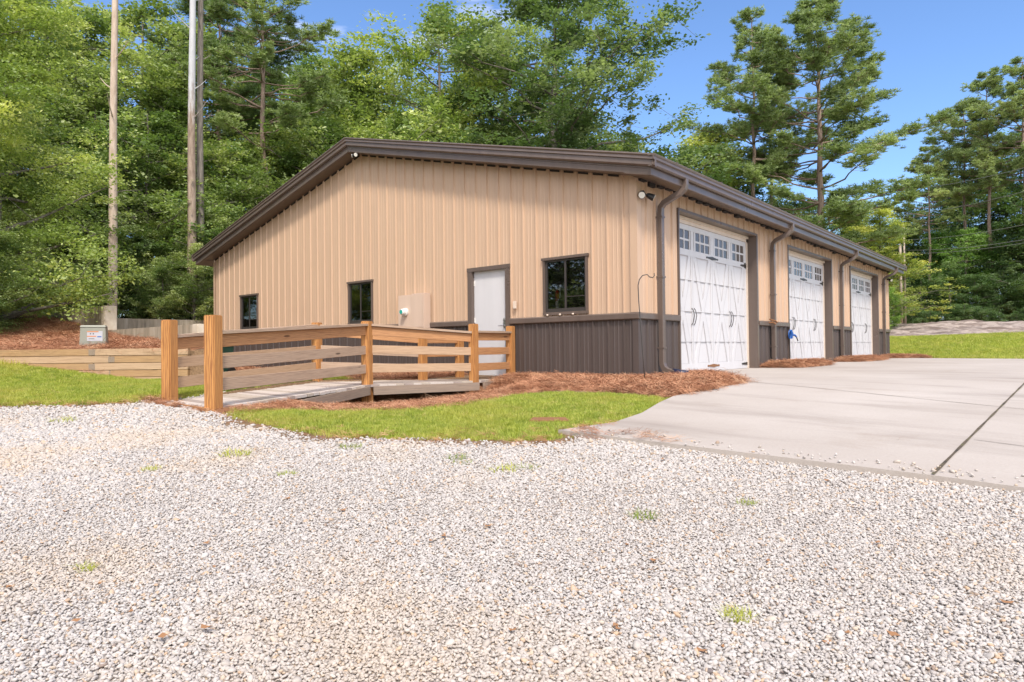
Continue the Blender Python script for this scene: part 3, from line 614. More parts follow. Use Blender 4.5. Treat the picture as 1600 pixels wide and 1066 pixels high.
    for c in (ya+cw, ya+3*cw):
        for dy in (-.05, .05):
            zc = 1.10; pts = [(X+.02, c+dy-.01, zc+.17), (X+.045, c+dy+.0, zc+.13), (X+.055, c+dy+.03, zc+.03), (X+.055, c+dy-.0, zc-.05), (X+.045, c+dy-.02, zc-.12), (X+.02, c+dy-.03, zc-.16)]
            MB().tube(pts, .0075, 6).build('handle', 'frame_dark', o, smooth=True)
    jm = MB(); 
    jm.box(-.22, .040, y0-.035, y0, -.02, DTOP+.002); jm.box(-.22, .040, y1, y1+.075, -.02, DTOP+.002)
    jm.box(-.22, .040, y0-.034, y1+.074, DTOP+.003, DTOP+.05); jm.build('door_jamb', 'trim_metal', B)
    MB().box(-.45, X-.05, y0-.2, y1+.2, 0, DTOP+.2).build('door_track_box', 'interior', B)
    hd = MB().box(X-.02, X+.06, y0, y1, H, DTOP-.0005); hd.build('door_header', 'light_trim', B)
for i, (a, b) in enumerate(DOORS): garage_door(a, b, i)
# windows in the gable wall
def win(i, a, b):
    o = MB().box(a-.035, a, -.042, .10, WZ0, WZ1).box(b, b+.035, -.042, .10, WZ0, WZ1).box(a-.06, b+.06, -.055, .10, WZ1, WZ1+.045).box(a-.04, b+.04, -.05, .10, WZ0-.05, WZ0).build('window', 'trim_metal', B)
    tag(o, ['narrow dark window at the far left of the gable', 'dark sliding window between the bridge posts', 'dark sliding window with a fire extinguisher behind the glass'][i])
    f = MB(); c = (a+b)/2; y0, y1 = -.012, .022
    f.box(a, a+.04, y0, y1, WZ0, WZ1).box(b-.035, b, y0, y1, WZ0, WZ1).box(a+.04, b-.035, y0, y1, WZ1-.035, WZ1).box(a+.04, b-.035, y0-.004, y1, WZ0, WZ0+.065).box(c-.018, c+.018, y0-.002, y1, WZ0+.065, WZ1-.035)
    f.build('frame', 'frame_dark', o)
    MB().box(a+.04, c-.018, .004, .008, WZ0+.065, WZ1-.035).build('pane', 'glass_dark', o)
    MB().box(c+.018, b-.035, -.004, .0, WZ0+.065, WZ1-.035).build('pane', 'glass_dark', o)
    MB().box(c+.018, b-.035, -.006, -.0042, WZ0+.26, WZ0+.272).build('screen_bar', 'frame_dark', o)
    r = MB().box(a-.05, b+.05, .10, .112, WZ0-.1, WZ1+.1)
    if i == 2:
        for k in range(3): MB().tube([(a+.06+k*.28, -.06, CAPZ+.03), (a+.09+k*.28, -.06, CAPZ+.03)], .018, 8).build('sill_clip', 'light_trim', o, smooth=True)
for i, (a, b) in enumerate(WINS): win(i, a, b)
# man door
o = MB().box(DX0+.05, DX1-.05, .035, .075, .012, DZ-.04).build('entry_door', 'white_paint', B)
MB().box(DX0-.06, DX0+.05, -.045, .085, -.06, DZ).box(DX1-.05, DX1+.06, -.045, .085, -.06, DZ).box(DX0-.075, DX1+.075, -.05, .085, DZ-.04, DZ+.035).build('door_frame', 'trim_metal', B)
h = MB().box(DX1-.155, DX1-.105, .018, .034, .93, 1.11); h.tube([(DX1-.13, .018, .97), (DX1-.13, -.03, .97)], .012, 8); h.tube([(DX1-.13, -.03, .97), (DX1-.24, -.035, .97)], .011, 8); h.tube([(DX1-.13, .018, 1.075), (DX1-.13, .0, 1.075)], .022, 12)
h.build('handle', 'chrome', o)
for z in (.25, 1.05, 1.78): MB().box(DX0+.045, DX0+.075, .025, .036, z, z+.10).build('hinge', 'white_plastic', o)
MB().box(DX0+.0, DX1-.0, -.06, .03, -.03, .008).build('threshold', 'chrome', B)
# things on the walls
m = empty('electric_meter_box', 'beige metal utility cabinet with a round meter socket, fixed to the tan gable', 'meter box', (-5.35, -.03, 1.0))
MB().box(-5.75, -5.30, -.20, -.031, 1.0, 1.70).build('cabinet', 'meter_grey', m, bevel=.008)
MB().box(-5.295, -4.90, -.215, -.031, .96, 1.715).build('cabinet', 'meter_grey', m, bevel=.008)
MB().box(-5.26, -4.94, -.221, -.216, 1.0, 1.68).build('cover_panel', 'meter_grey', m, bevel=.003)
cz = 1.335; MB().tube([(-5.50, -.20, cz), (-5.50, -.24, cz)], .085, 20).tube([(-5.50, -.24, cz), (-5.50, -.31, cz), (-5.50, -.33, cz)], [.07, .066, .05], 20).build('meter', 'white_plastic', m, smooth=False)
MB().tube([(-5.50, -.331, cz), (-5.50, -.338, cz)], .045, 16).build('meter_dial', 'teal', m)
s = MB().box(-2.60, -2.53, -.075, -.03, 1.27, 1.42).build('wall_switch', 'light_trim', None, bevel=.01); tag(s, 'small beige keypad box on the tan wall beside the white entry door', 'keypad')
def floodlight(loc, dirs, label, sc=1.):
    e = empty('flood_light', label, 'floodlight', loc, 'twin-head security lights'); c = Vector(loc)
    n = Vector(dirs[0]); MB().tube([c, c+n*.035], .055*sc, 14).build('base', 'black_metal', e)
    for d in dirs[1:]:
        d = Vector(d).normalized(); p = c+n*.04; q = p+d*.05*sc
        MB().tube([p, q], .014, 8).build('arm', 'black_metal', e)
        hd = MB().tube([q, q+d*.04*sc, q+d*.13*sc], [.03*sc, .045*sc, .06*sc], 14).build('lamp_head', 'black_metal', e, smooth=False)
        MB().tube([q+d*.1305*sc, q+d*.136*sc], .053*sc, 14).build('lens', 'lens', hd)
floodlight((.035, .13, 3.05), [(1, 0, 0), (.3, -.9, -.35), (.75, .55, -.45)], 'black twin floodlight on the tan corner under the eave, beside the first downspout')
floodlight((-W/2+.2, -.22, roofz(-W/2)-.34), [(0, 0, -1), (-.5, -.8, -.3), (.5, -.8, -.3)], 'small twin floodlight tucked under the roof peak of the gable', .8)
floodlight((.035, 18.65, 3.0), [(1, 0, 0), (.3, .9, -.35), (.75, -.5, -.45)], 'dark floodlight under the far end of the eave, behind the last downspout', .9)
# shepherd hook
b0 = G(1007, 600); hz = gz(b0[0], b0[1])
Hk = [];
for px, py in ((1008, 602), (1005, 560), (1001, 510), (998, 470), (997, 446), (999, 437), (1004, 430.5), (1011, 429), (1015, 433), (1020, 434), (1022.5, 431), (1022, 427)):
    Hk.append(tuple(AT(px, (b0[0]-CAM[0])*FH[0]+(b0[1]-CAM[1])*FH[1], py)))
o = MB().tube(Hk, .0075, 6).build('shepherd_hook', 'frame_dark', None, smooth=True); tag(o, 'thin brown metal garden hook standing in straw at the building corner', 'garden hook')
# hose valve and blue nozzle
v = MB(); v.tube([(.05, 5.9, 1.06), (.16, 5.92, 1.06), (.20, 5.95, 1.02)], .018, 8); v.tube([(.13, 5.91, 1.06), (.13, 5.91, 1.13)], .010, 6)
v.tube([(.08, 5.86, 1.14), (.18, 5.96, 1.10)], .014, 6); v.tube([(.18, 5.96, 1.10), (.20, 6.04, 1.06)], .018, 6)
o = v.build('water_tap', 'rust', None); tag(o, 'rusty metal tap with lever beside the second downspout on the brown ledge', 'tap')
v = MB(); yb_ = 7.30; ring = [(.10, yb_-.09+.075*math.cos(a), .80+.10*math.sin(a)) for a in np.linspace(0, 2*math.pi, 15)]
e = empty('hose_nozzle', 'bright blue hose nozzle hanging at the edge of the middle garage door', 'hose nozzle', (.10, yb_, .8))
MB().tube(ring, .014, 6).build('grip', 'blue_plastic', e); MB().tube([(.10, yb_-.02, .90), (.10, yb_+.02, .82), (.10, yb_+.03, .70)], [.04, .05, .03], 10).build('body', 'blue_plastic', e)
MB().tube([(.10, yb_+.03, .80), (.14, yb_+.18, .78), (.16, yb_+.22, .74)], [.028, .024, .02], 8).build('spout', 'blue_plastic', e); MB().tube([(.16, yb_+.22, .74), (.18, yb_+.27, .64)], .014, 8).build('tip', 'frame_dark', e)
MB().tube([(.055, yb_+.06, .02), (.055, yb_+.06, 1.0)], .006, 5).build('hook_rod', 'black_metal', e)
# fire extinguisher behind the glass
ex, ey = -1.66, .06
e = empty('fire_extinguisher', 'red fire extinguisher standing behind the glass of the right gable window', 'extinguisher', (ex, ey, WZ0+.08))
MB().tube([(ex, ey, WZ0+.20), (ex, ey, WZ0+.36), (ex, ey, WZ0+.40)], [.035, .035, .015], 12).build('cylinder', 'red', e, smooth=True); MB().tube([(ex, ey, WZ0+.08), (ex, ey, WZ0+.20)], .03, 12).build('label_band', 'white_plastic', e)
MB().box(ex-.02, ex+.075, ey-.01, ey+.01, WZ0+.40, WZ0+.425).tube([(ex+.06, ey, WZ0+.42), (ex+.08, ey, WZ0+.5)], .016, 8).tube([(ex+.07, ey, WZ0+.41), (ex+.06, ey, WZ0+.25)], .012, 8).build('handle', 'white_plastic', e)
bpy.data.objects['inner_room'].hide_render = False

# ---------------------------------------------------------------- THE FOOTBRIDGE
BR = empty('footbridge', 'wooden footbridge with board railings leading from the gravel to the entry door', 'footbridge', (-2.4, -6.1, -.07))
def post(x, y, z0, z1, sz=.14, rot=.42, m='post_wood'):
    mb = MB(); h = z1-z0; s = sz/2; mb.box(0, h, -s, s, -s, s); o = mb.build('post', m, None, bevel=.010)
    c, n = math.cos(rot), math.sin(rot); M = Matrix(((0, c, -n, x-BR.location.x), (0, n, c, y-BR.location.y), (1, 0, 0, z0-BR.location.z), (0, 0, 0, 1))); o.matrix_local = M; o.parent = BR; return o
Ps = {}
PR = [(-1.68, -6.18, .926), (-3.08, -3.07, .985), (-2.44, -1.31, .96), (-2.62, -.12, .95)]
PL = [(-3.06, -6.07, .927), (-4.66, -2.94, 1.02), (-3.45, -1.57, .80), (-3.35, -.74, .85), (-3.95, -.12, .8)]
post(PR[0][0], PR[0][1], -.35, PR[0][2]); post(PR[1][0], PR[1][1], -.75, PR[1][2], .14); post(PR[2][0], PR[2][1], -.4, PR[2][2], .13, .1); post(PR[3][0], PR[3][1], -.2, PR[3][2], .13, .1)
post(PL[0][0], PL[0][1], -.35, PL[0][2]); post(PL[1][0], PL[1][1], -.6, PL[1][2], .14); post(PL[2][0], PL[2][1], -.5, PL[2][2], .13, .1); post(PL[3][0], PL[3][1], -.3, PL[3][2], .13, .1)
def railset(a, b, ca, cb, hs, mats, ia=.06, ib=.06, cap=True):
    a2 = np.array(a[:2]); b2 = np.array(b[:2]); d = (b2-a2)/np.linalg.norm(b2-a2); p = a2+d*ia; q = b2-d*ib
    for k, (za, zb, hh) in enumerate(hs): board('rail', mats[k], (p[0], p[1], za), (q[0], q[1], zb), .038, hh, BR, .004)
    if cap: board('cap_rail', 'grey_wood', (p[0], p[1], ca-.019), (q[0], q[1], cb-.019), .125, .038, BR, .004)
RM = ['rail_wood', 'grey_wood', 'grey_wood']
railset(PR[0], PR[1], .76, .945, [(.65, .835, .145), (.41, .53, .135), (.17, .235, .135)], RM)
railset(PR[1], PR[2], .945, .83, [(.835, .72, .14), (.54, .49, .135), (.24, .22, .135)], ['rail_wood', 'timber_pale', 'timber_pale'])
railset(PR[2], PR[3], .845, .85, [(.745, .75, .14), (.49, .49, .13), (.215, .215, .13)], ['rail_wood', 'rail_wood', 'rail_wood'])
railset(PL[0], PL[1], .745, .985, [(.63, .87, .145), (.40, .55, .135), (.15, .26, .135)], ['rail_wood', 'timber_pale', 'timber_pale'])
railset(PL[1], PL[2], .985, .82, [(.87, .71, .14), (.56, .46, .13), (.27, .20, .13)], RM)
railset(PL[2], PL[3], .82, .82, [(.71, .71, .14), (.46, .46, .13), (.20, .20, .13)], ['rail_wood', 'rail_wood', 'rail_wood'])
dk = MB(); SP = [0]
def lerp(a, b, t): return (a[0]+(b[0]-a[0])*t, a[1]+(b[1]-a[1])*t)
for i in range(3):
    r0, r1, l0, l1 = DECK_R[i], DECK_R[i+1], DECK_L[i], DECK_L[i+1]; n = max(3, int(round(max(math.dist(r0, r1), math.dist(l0, l1))/.145)))
    for k in range(n):
        ta, tb = (k+.035)/n, (k+.965)/n; za = DECK_Z[i]+(DECK_Z[i+1]-DECK_Z[i])*ta; zb = DECK_Z[i]+(DECK_Z[i+1]-DECK_Z[i])*tb; dz = random.uniform(-.002, .003); j = random.uniform(0, .03)
        A, Bq, C, D = lerp(l0, l1, ta), lerp(r0, r1, ta), lerp(r0, r1, tb), lerp(l0, l1, tb)
        e_ = lambda p, q, s: (p[0]+(p[0]-q[0])*s, p[1]+(p[1]-q[1])*s)
        A2, B2, C2, D2 = e_(A, Bq, .04+j), e_(Bq, A, .045+j*.5), e_(C, D, .045+j*.5), e_(D, C, .04+j)
        dk.hexa([(*A2, za-.038+dz), (*B2, za-.038+dz), (*C2, zb-.038+dz), (*D2, zb-.038+dz)], [(*A2, za+dz), (*B2, za+dz), (*C2, zb+dz), (*D2, zb+dz)])
dko = dk.build('deck', 'deck_wood', BR); dko.data.materials.append(MATS['deck_wood_pale']); dko.data.materials.append(MATS['deck_wood_dark'])
mi_ = np.repeat([random.choice((0, 1, 1, 2)) for _ in range(len(dko.data.polygons)//6)], 6).astype(np.int32); dko.data.polygons.foreach_set('material_index', mi_)
def beamseg(a, b, za, zb, off=.0):
    d_ = Vector((b[0]-a[0], b[1]-a[1])).normalized(); a = (a[0]+d_.y*off, a[1]-d_.x*off); b = (b[0]+d_.y*off, b[1]-d_.x*off)
    board('side_beam', 'beam_wood', (a[0], a[1], za), (b[0], b[1], zb), .045, .135, BR, .004)
beamseg((-1.62, -6.02), (-3.06, -3.16), -.20, -.105, .10); beamseg((-3.0, -3.05), (-2.36, -1.33), -.105, -.105, .10); beamseg((-2.36, -1.25), (-2.55, -.1), -.105, -.105, .08)
beamseg((-3.08, -6.0), (-4.62, -3.0), -.21, -.155); beamseg((-4.58, -2.86), (-3.5, -1.6), -.155, -.15)
board('edge_board', 'rail_wood', (-3.2, -6.13, -.10), (-1.62, -6.27, -.10), .04, .06, BR, .004)

# ---------------------------------------------------------------- RETAINING WALLS, UTILITY BOX, BIN
cw = MB().box(-13.5, -8.36, -3.42, -3.20, -1.0, 1.10).build('concrete_wall', 'concrete_wall', None, bevel=.01); tag(cw, 'low stained concrete retaining wall ending beside the timber wall', 'retaining wall')
MB().box(-8.36, -8.13, -3.45, -3.17, -.6, 1.101).build('end_pier', 'concrete_pale', cw, bevel=.01)
cw = MB().box(-20.9, -13.75, -3.35, -3.12, -1.0, 1.74).build('concrete_wall', 'concrete_wall', None, bevel=.01); tag(cw, 'taller stained concrete retaining wall with a pale end face, at the foot of the bare pole-like trunk', 'retaining wall')
MB().box(-13.75, -13.50, -3.38, -3.09, -.6, 1.742).build('end_pier', 'concrete_pale', cw, bevel=.01)
cw = MB().box(-21.2, -20.95, -3.1, 12, -1.0, 1.78).build('concrete_wall', 'concrete_wall', None, bevel=.01); tag(cw, 'long far concrete wall across the yard, meeting the left corner of the garage', 'retaining wall')
tw = empty('timber_wall', 'low retaining wall of stacked weathered landscape timbers below the straw bank', 'retaining wall', (TW1[0], TW1[1], 0))
for r in range(5):
    z = .61-.068-r*.137; o1 = r*.018
    cuts = {0: [0, 1.75, 3.85], 1: [0, 1.45, 3.7], 2: [0, 1.75, 3.55], 3: [0, 1.45, 3.4], 4: [0, 1.75, 3.3]}[r]
    for a, b in zip(cuts[:-1], cuts[1:]):
        p = TW1+TDIR*(a+.004)-TN*(.02+o1*.1); q = TW1+TDIR*(b-.004)-TN*(.02+o1*.1)
        board('timber', 'timber_wood' if (r+int(a)) % 2 else 'timber_pale', (p[0], p[1], z), (q[0], q[1], z), .14, .132, tw, .008)
for k, (r, a) in enumerate(((0, 1.78), (1, 1.42), (2, 1.78), (3, 1.42))):
    z = .61-.068-r*.137; p = TW1+TDIR*a-TN*.095; q = TW1+TDIR*a+TN*.3; board('deadman_end', 'beam_wood', (p[0], p[1], z), (q[0], q[1], z), .13, .12, tw, .006)
p = AT(147, 13.6); zb = gz(p[0], p[1]); ub = empty('utility_box', 'squat grey green transformer box with a white and orange warning sticker on the straw bank', 'utility box', (p[0], p[1], zb))
ub.rotation_euler = (0, 0, YAW+.42)
sz = .235
def pl(name, mb, m, par=ub, bevel=0):
    o = mb.build(name, m, None, bevel=bevel); o.parent = par; return o
pl('cabinet', MB().hexa([(-sz, -.17, .0), (sz, -.17, .0), (sz, .2, .0), (-sz, .2, .0)], [(-sz*.93, -.14, .41), (sz*.93, -.14, .41), (sz*.93, .19, .41), (-sz*.93, .19, .41)]), 'box_green', bevel=.01)
pl('lid', MB().hexa([(-sz*.97, -.155, .411), (sz*.97, -.155, .411), (sz*.97, .2, .411), (-sz*.97, .2, .411)], [(-sz*.9, -.13, .45), (sz*.9, -.13, .45), (sz*.85, .18, .46), (-sz*.85, .18, .46)]), 'box_green', bevel=.006)
pl('pad', MB().box(-.27, .27, -.21, .24, -.08, .0-.001), 'box_green', bevel=.01)
st = pl('warning_sticker', MB().hexa([(-.10, -.1605, .13), (.17, -.1605, .13), (.17, -.150, .33), (-.10, -.150, .33)], [(-.10, -.163, .13), (.17, -.163, .13), (.17, -.1525, .33), (-.10, -.1525, .33)]), 'sticker')
for z, a, b, m in ((.318, -.10, .10, 'orange'), (.225, -.10, .06, 'orange'), (.275, -.05, -.03, 'black_metal'), (.275, .0, .02, 'black_metal'), (.215, .08, .15, 'blue_plastic'), (.175, -.07, .03, 'cable_grey')):
    yy = -.163+(z-.13)*.0525-.002; o = MB().box(a, b, yy-.001, yy+.001, z-.010, z+.010).build('sticker_mark', m, None); o.parent = st
bn = empty('wheeled_bin', 'dark green wheeled bin half hidden behind the bridge railing', 'bin', (-9.0, -1.6, -.1))
q = AT(330, 14.2); bn.location = (q[0], q[1], gz(q[0], q[1])); bn.rotation_euler = (0, 0, .3)
pl('body', MB().hexa([(-.27, -.27, .06), (.27, -.27, .06), (.27, .27, .06), (-.27, .27, .06)], [(-.33, -.33, .66), (.33, -.33, .66), (.33, .33, .66), (-.33, .33, .66)]), 'bin_green', bn, .02)
pl('lid', MB().hexa([(-.36, -.36, .665), (.36, -.36, .665), (.36, .36, .665), (-.36, .36, .665)], [(-.32, -.32, .72), (.32, -.32, .72), (.32, .32, .74), (-.32, .32, .74)]), 'bin_green', bn, .015)
for s_ in (-1, 1): pl('wheel', MB().tube([(s_*.28, .26, .1), (s_*.33, .26, .1)], .1, 14), 'black_metal', bn)
g1 = [G(x, y) for x, y in ((826, 661), (893, 661), (884, 655.5), (832, 655.5))]
o = MB().hexa([(x, y, z-.05) for x, y, z in g1], [(x, y, z+.022) for x, y, z in g1]).build('drain_cover', 'rust', None, bevel=.006); tag(o, 'flat rusty brown drain cover sunk into the lawn beside the concrete drive', 'drain cover')
# ---- PART2
# ---------------------------------------------------------------- scatter (stones, blades, needles)
def proto_coll(name, meshes):
    c = bpy.data.collections.new(name)
    for i, me in enumerate(meshes): c.objects.link(bpy.data.objects.new('%s_shape' % name, me))
    return c
def scatter(name, P, rot, scl, idx, coll, label=None):
    me = bpy.data.meshes.new(name); me.vertices.add(len(P)); me.vertices.foreach_set('co', np.asarray(P, np.float32).ravel())
    for nm, ty, d, k in (('rot', 'FLOAT_VECTOR', rot, 'vector'), ('scl', 'FLOAT_VECTOR', scl, 'vector'), ('idx', 'INT', idx, 'value')):
        a = me.attributes.new(nm, ty, 'POINT'); a.data.foreach_set(k, np.asarray(d, np.int32 if ty == 'INT' else np.float32).ravel())
    o = bpy.data.objects.new(name, me); COL.objects.link(o)
    ng = bpy.data.node_groups.new(name+'_nodes', 'GeometryNodeTree')
    ng.interface.new_socket('Geometry', in_out='INPUT', socket_type='NodeSocketGeometry'); ng.interface.new_socket('Geometry', in_out='OUTPUT', socket_type='NodeSocketGeometry')
    N = ng.nodes.new; Lk = ng.links.new
    gi, go = N('NodeGroupInput'), N('NodeGroupOutput'); ip = N('GeometryNodeInstanceOnPoints'); ci = N('GeometryNodeCollectionInfo'); ci.inputs['Collection'].default_value = coll
    ci.inputs['Separate Children'].default_value = True; ci.inputs['Reset Children'].default_value = True; ip.inputs['Pick Instance'].default_value = True
    def na(n, t):
        a = N('GeometryNodeInputNamedAttribute'); a.data_type = t; a.inputs['Name'].default_value = n; return a.outputs[0]
    er = N('FunctionNodeEulerToRotation'); Lk(na('rot', 'FLOAT_VECTOR'), er.inputs[0]); Lk(er.outputs[0], ip.inputs['Rotation']); Lk(na('scl', 'FLOAT_VECTOR'), ip.inputs['Scale']); Lk(na('idx', 'INT'), ip.inputs['Instance Index'])
    Lk(ci.outputs[0], ip.inputs['Instance']); Lk(gi.outputs[0], ip.inputs['Points']); Lk(ip.outputs[0], go.inputs[0])
    md = o.modifiers.new('scatter', 'NODES'); md.node_group = ng; tag(o, label, None, None, 'stuff'); return o
# stones
sm = []
for k in range(8):
    bm = bmesh.new(); bmesh.ops.create_icosphere(bm, subdivisions=2, radius=.5); sq = (1, random.uniform(.65, .95), random.uniform(.45, .75))
    cuts = [(Vector([random.gauss(0, 1) for _ in range(3)]).normalized(), random.uniform(.27, .42)) for _ in range(9)]
    for v in bm.verts:
        for n_, d_ in cuts:
            e_ = v.co.dot(n_)
            if e_ > d_: v.co -= n_*(e_-d_)*.9
        v.co = Vector((v.co.x*sq[0], v.co.y*sq[1], v.co.z*sq[2]))*1.15
    m_ = bpy.data.meshes.new('stone'); bm.to_mesh(m_); bm.free(); m_.materials.append(MATS['stone']); m_.polygons.foreach_set('use_smooth', [True]*len(m_.polygons)); sm.append(m_)
stones = proto_coll('stone', sm)
def world(t, s): return CAM[0]+t*FH[0]+s*R_[0], CAM[1]+t*FH[1]+s*R_[1]
def vnoise(x, y, sc, seed=0):
    v = np.zeros_like(x); r = np.random.default_rng(seed)
    for k in range(6):
        a = r.uniform(0, 6.28); f_ = sc*r.uniform(.6, 1.7); v += np.sin((x*math.cos(a)+y*math.sin(a))*f_+r.uniform(0, 6.28))
    return v/6
T, S, SC_ = [], [], []
t_ = 1.15
while t_ < 9.5:
    sp_ = .0135 if t_ < 3 else .0145+.0040*(t_-3); hw = .80*t_+.75; s_ = np.arange(-hw, hw, sp_)
    for lay in range(2 if t_ < 6 else 1):
        T.append(t_+RNG.uniform(-.6, .6, len(s_))*sp_); S.append(s_+RNG.uniform(-.6, .6, len(s_))*sp_); SC_.append(np.full(len(s_), sp_))
    t_ += sp_
T = np.concatenate(T); S = np.concatenate(S); SC_ = np.concatenate(SC_); X, Y = world(T, S)
def pdist(X, Y, poly, n0=0, n1=None):
    n = len(poly); r = np.full(X.shape, 1e9)
    for i in range(n0, n1 if n1 is not None else n): r = np.minimum(r, dist_seg(X, Y, poly[i][:2], poly[(i+1) % n][:2]))
    return r
inF = inpoly(X, Y, LAWN_F); inL = inpoly(X, Y, LAWN_L); inS = inpoly(X, Y, SLAB_POLY); inB = inpoly(X, Y, STRAW_B)
deckp = [p for p in DECK_R]+[p for p in reversed(DECK_L)]
far_ok = (T < 9.2)
thin = pdist(X, Y, LAWN_F, 0, 9); thin2 = pdist(X, Y, LAWN_L, 0, 3)
te = np.minimum(thin, thin2); pk = np.clip(te/.34, .02, 1)**1.2+.45*vnoise(X, Y, 6, 3); pk = np.where(te < .42, pk, 1)
keep = ~inF & ~inL & ~inS & ~inB & far_ok & ~inpoly(X, Y, deckp) & (RNG.random(len(X)) < pk) & (Y < -5.0)
espill = inS & (dist_seg(X, Y, front[0], front[1]) < .30) & (RNG.random(len(X)) < .02); espill |= inS & (dist_seg(X, Y, SLAB[0], front[0]) < .25) & (RNG.random(len(X)) < .03); keep |= espill
# keep stones on the camera's side of the lawns
X, Y, T, SC_ = X[keep], Y[keep], T[keep], SC_[keep]; n = len(X); ZS = np.where(inpoly(X, Y, SLAB_POLY), .038, 0); print('stones', n)
fn = .5+.9*vnoise(X, Y, 1.1, 21)+.4*vnoise(X, Y, 4, 22); size = SC_*RNG.lognormal(.02, .32, n)*(1-.30*np.clip(fn, 0, 1)); Z = ground(X, Y)+np.sin(X*1.3+Y*.7)*np.sin(Y*1.1-X*.4)*.010*(ZS == 0)+RNG.uniform(0, .009, n)+ZS
size = np.clip(size, .010, .045)
scatter('gravel', np.stack([X, Y, Z], 1), np.stack([RNG.uniform(-.7, .7, n), RNG.uniform(-.7, .7, n), RNG.uniform(0, 6.28, n)], 1), np.stack([size*RNG.uniform(.8, 1.35, n), size, size], 1), RNG.integers(0, 8, n), stones, 'pale crushed stone covering the yard in front of the garage')
# grass clumps
def blade_clump(n, h, r, wd, droop=.5, seed=0):
    g_ = np.random.default_rng(seed); V = []; Q_ = []
    for k in range(n):
        a = g_.uniform(0, 6.28); rr = r*math.sqrt(g_.random()); x, y = rr*math.cos(a), rr*math.sin(a); b = g_.uniform(0, 6.28); hh = h*g_.uniform(.5, 1.1); ln = droop*g_.uniform(.2, 1); dx, dy = math.cos(b), math.sin(b); px, py = -dy*wd, dx*wd
        i0 = len(V)
        for f_, wf in ((0, 1), (.55, .8), (1, .12)):
            ox = ln*hh*f_*f_; V += [(x+dx*ox-px*wf, y+dy*ox-py*wf, hh*f_*(1-.25*ln*f_)), (x+dx*ox+px*wf, y+dy*ox+py*wf, hh*f_*(1-.25*ln*f_))]
        Q_ += [(i0, i0+1, i0+3, i0+2), (i0+2, i0+3, i0+5, i0+4)]
    return npmesh('grass', V, Q_, ['grass_blade'])
gcl = proto_coll('grass', [blade_clump(26, .055, .06, .0022, .9, s) for s in range(6)])
def fill(poly, dens, jit=.0):
    P_ = np.array([p[:2] for p in poly]); x0, y0 = P_.min(0); x1, y1 = P_.max(0); n = int((x1-x0)*(y1-y0)*dens); x = RNG.uniform(x0, x1, n); y = RNG.uniform(y0, y1, n)
    k = inpoly(x+RNG.normal(0, jit, n), y+RNG.normal(0, jit, n), poly); return x[k], y[k]
gx, gy, gs = [], [], []
for poly, d, s_, j in ((LAWN_F, 900, .75, .05), (LAWN_L, 420, .95, .06)):
    x, y = fill(poly, d, j); k = (vnoise(x, y, 3, 5) > -.45) | (RNG.random(len(x)) < .5); gx.append(x[k]); gy.append(y[k]); gs.append(np.full(k.sum(), s_))
x, y = fill([(1.2, 18.6), (4.3, 16.9), (9, 15.9), (40, 15), (40, 36), (3, 36), (-3, 30), (-2, 19.2)], 55, .1); gx.append(x); gy.append(y); gs.append(np.full(len(x), 2.2))
x, y = fill([(-9.5, -6), (-13, -10), (-19, -12), (-21, -6.5)], 60, .3); gx.append(x); gy.append(y); gs.append(np.full(len(x), 2.))
x, y = np.concatenate(gx), np.concatenate(gy); s_ = np.concatenate(gs)
tt = (x-CAM[0])*FH[0]+(y-CAM[1])*FH[1]; ss = (x-CAM[0])*R_[0]+(y-CAM[1])*R_[1]
hl_ = inpoly(x, y, HILLP)
ok = (tt > 1) & (np.abs(ss) < .85*tt+1.5) & ~inpoly(x, y, SLAB_POLY) & ~inpoly(x, y, g1) & ~inpoly(x, y, deckp) & ~((hl_) & (x > -15.5)); x, y, s_ = x[ok], y[ok], s_[ok]; n = len(x); print('grass', n)
s_ = s_*RNG.uniform(.7, 1.25, n)
scatter('lawn_grass', np.stack([x, y, ground(x, y)-.004], 1), np.stack([RNG.uniform(-.15, .15, n), RNG.uniform(-.15, .15, n), RNG.uniform(0, 6.28, n)], 1), np.stack([s_, s_, s_], 1), RNG.integers(0, 6, n), gcl, 'short yellow green lawn grass')
# pine needles
def tangle(n, seed):
    g_ = np.random.default_rng(seed); V = []; Q_ = []
    for k in range(n):
        a = g_.uniform(0, 6.28); L_ = g_.uniform(.07, .17); cx, cy = g_.normal(0, .07, 2); z = g_.uniform(0, .04); cu = g_.uniform(-.5, .5); wd = .0013; el = g_.uniform(-.12, .45); i0 = len(V)
        for j, f_ in enumerate((-.5, 0, .5)):
            an = a+cu*f_; x = cx+math.cos(an)*L_*f_; y = cy+math.sin(an)*L_*f_; zz = z+el*L_*f_+.01; V += [(x-math.sin(an)*wd, y+math.cos(an)*wd, zz), (x+math.sin(an)*wd, y-math.cos(an)*wd, zz+.0012)]
        Q_ += [(i0, i0+1, i0+3, i0+2), (i0+2, i0+3, i0+5, i0+4)]
    return npmesh('needle', V, Q_, ['straw'])
tcl = proto_coll('needles', [tangle(34, s) for s in range(6)])
gx, gy, gs = [], [], []
x, y = fill(STRAW_B, 480, .05); gx.append(x); gy.append(y); gs.append(np.full(len(x), .85))
x, y = fill(STRAW_G, 120, .05); gx.append(x); gy.append(y); gs.append(np.full(len(x), 1.1))
x, y = fill(HILLP, 95, .05); k = x > -20; gx.append(x[k]); gy.append(y[k]); gs.append(np.full(k.sum(), 1.25))
MZ = []
for q in PILES: x, y = fill(q, 420, .06); gx.append(x); gy.append(y); gs.append(np.full(len(x), .9))
x, y = fill([G(a, b) for a, b in ((880, 684), (960, 694), (1080, 702), (1060, 690), (960, 682))], 60, .05); gx.append(x); gy.append(y); gs.append(np.full(len(x), .7))
bx_, by_ = [], []
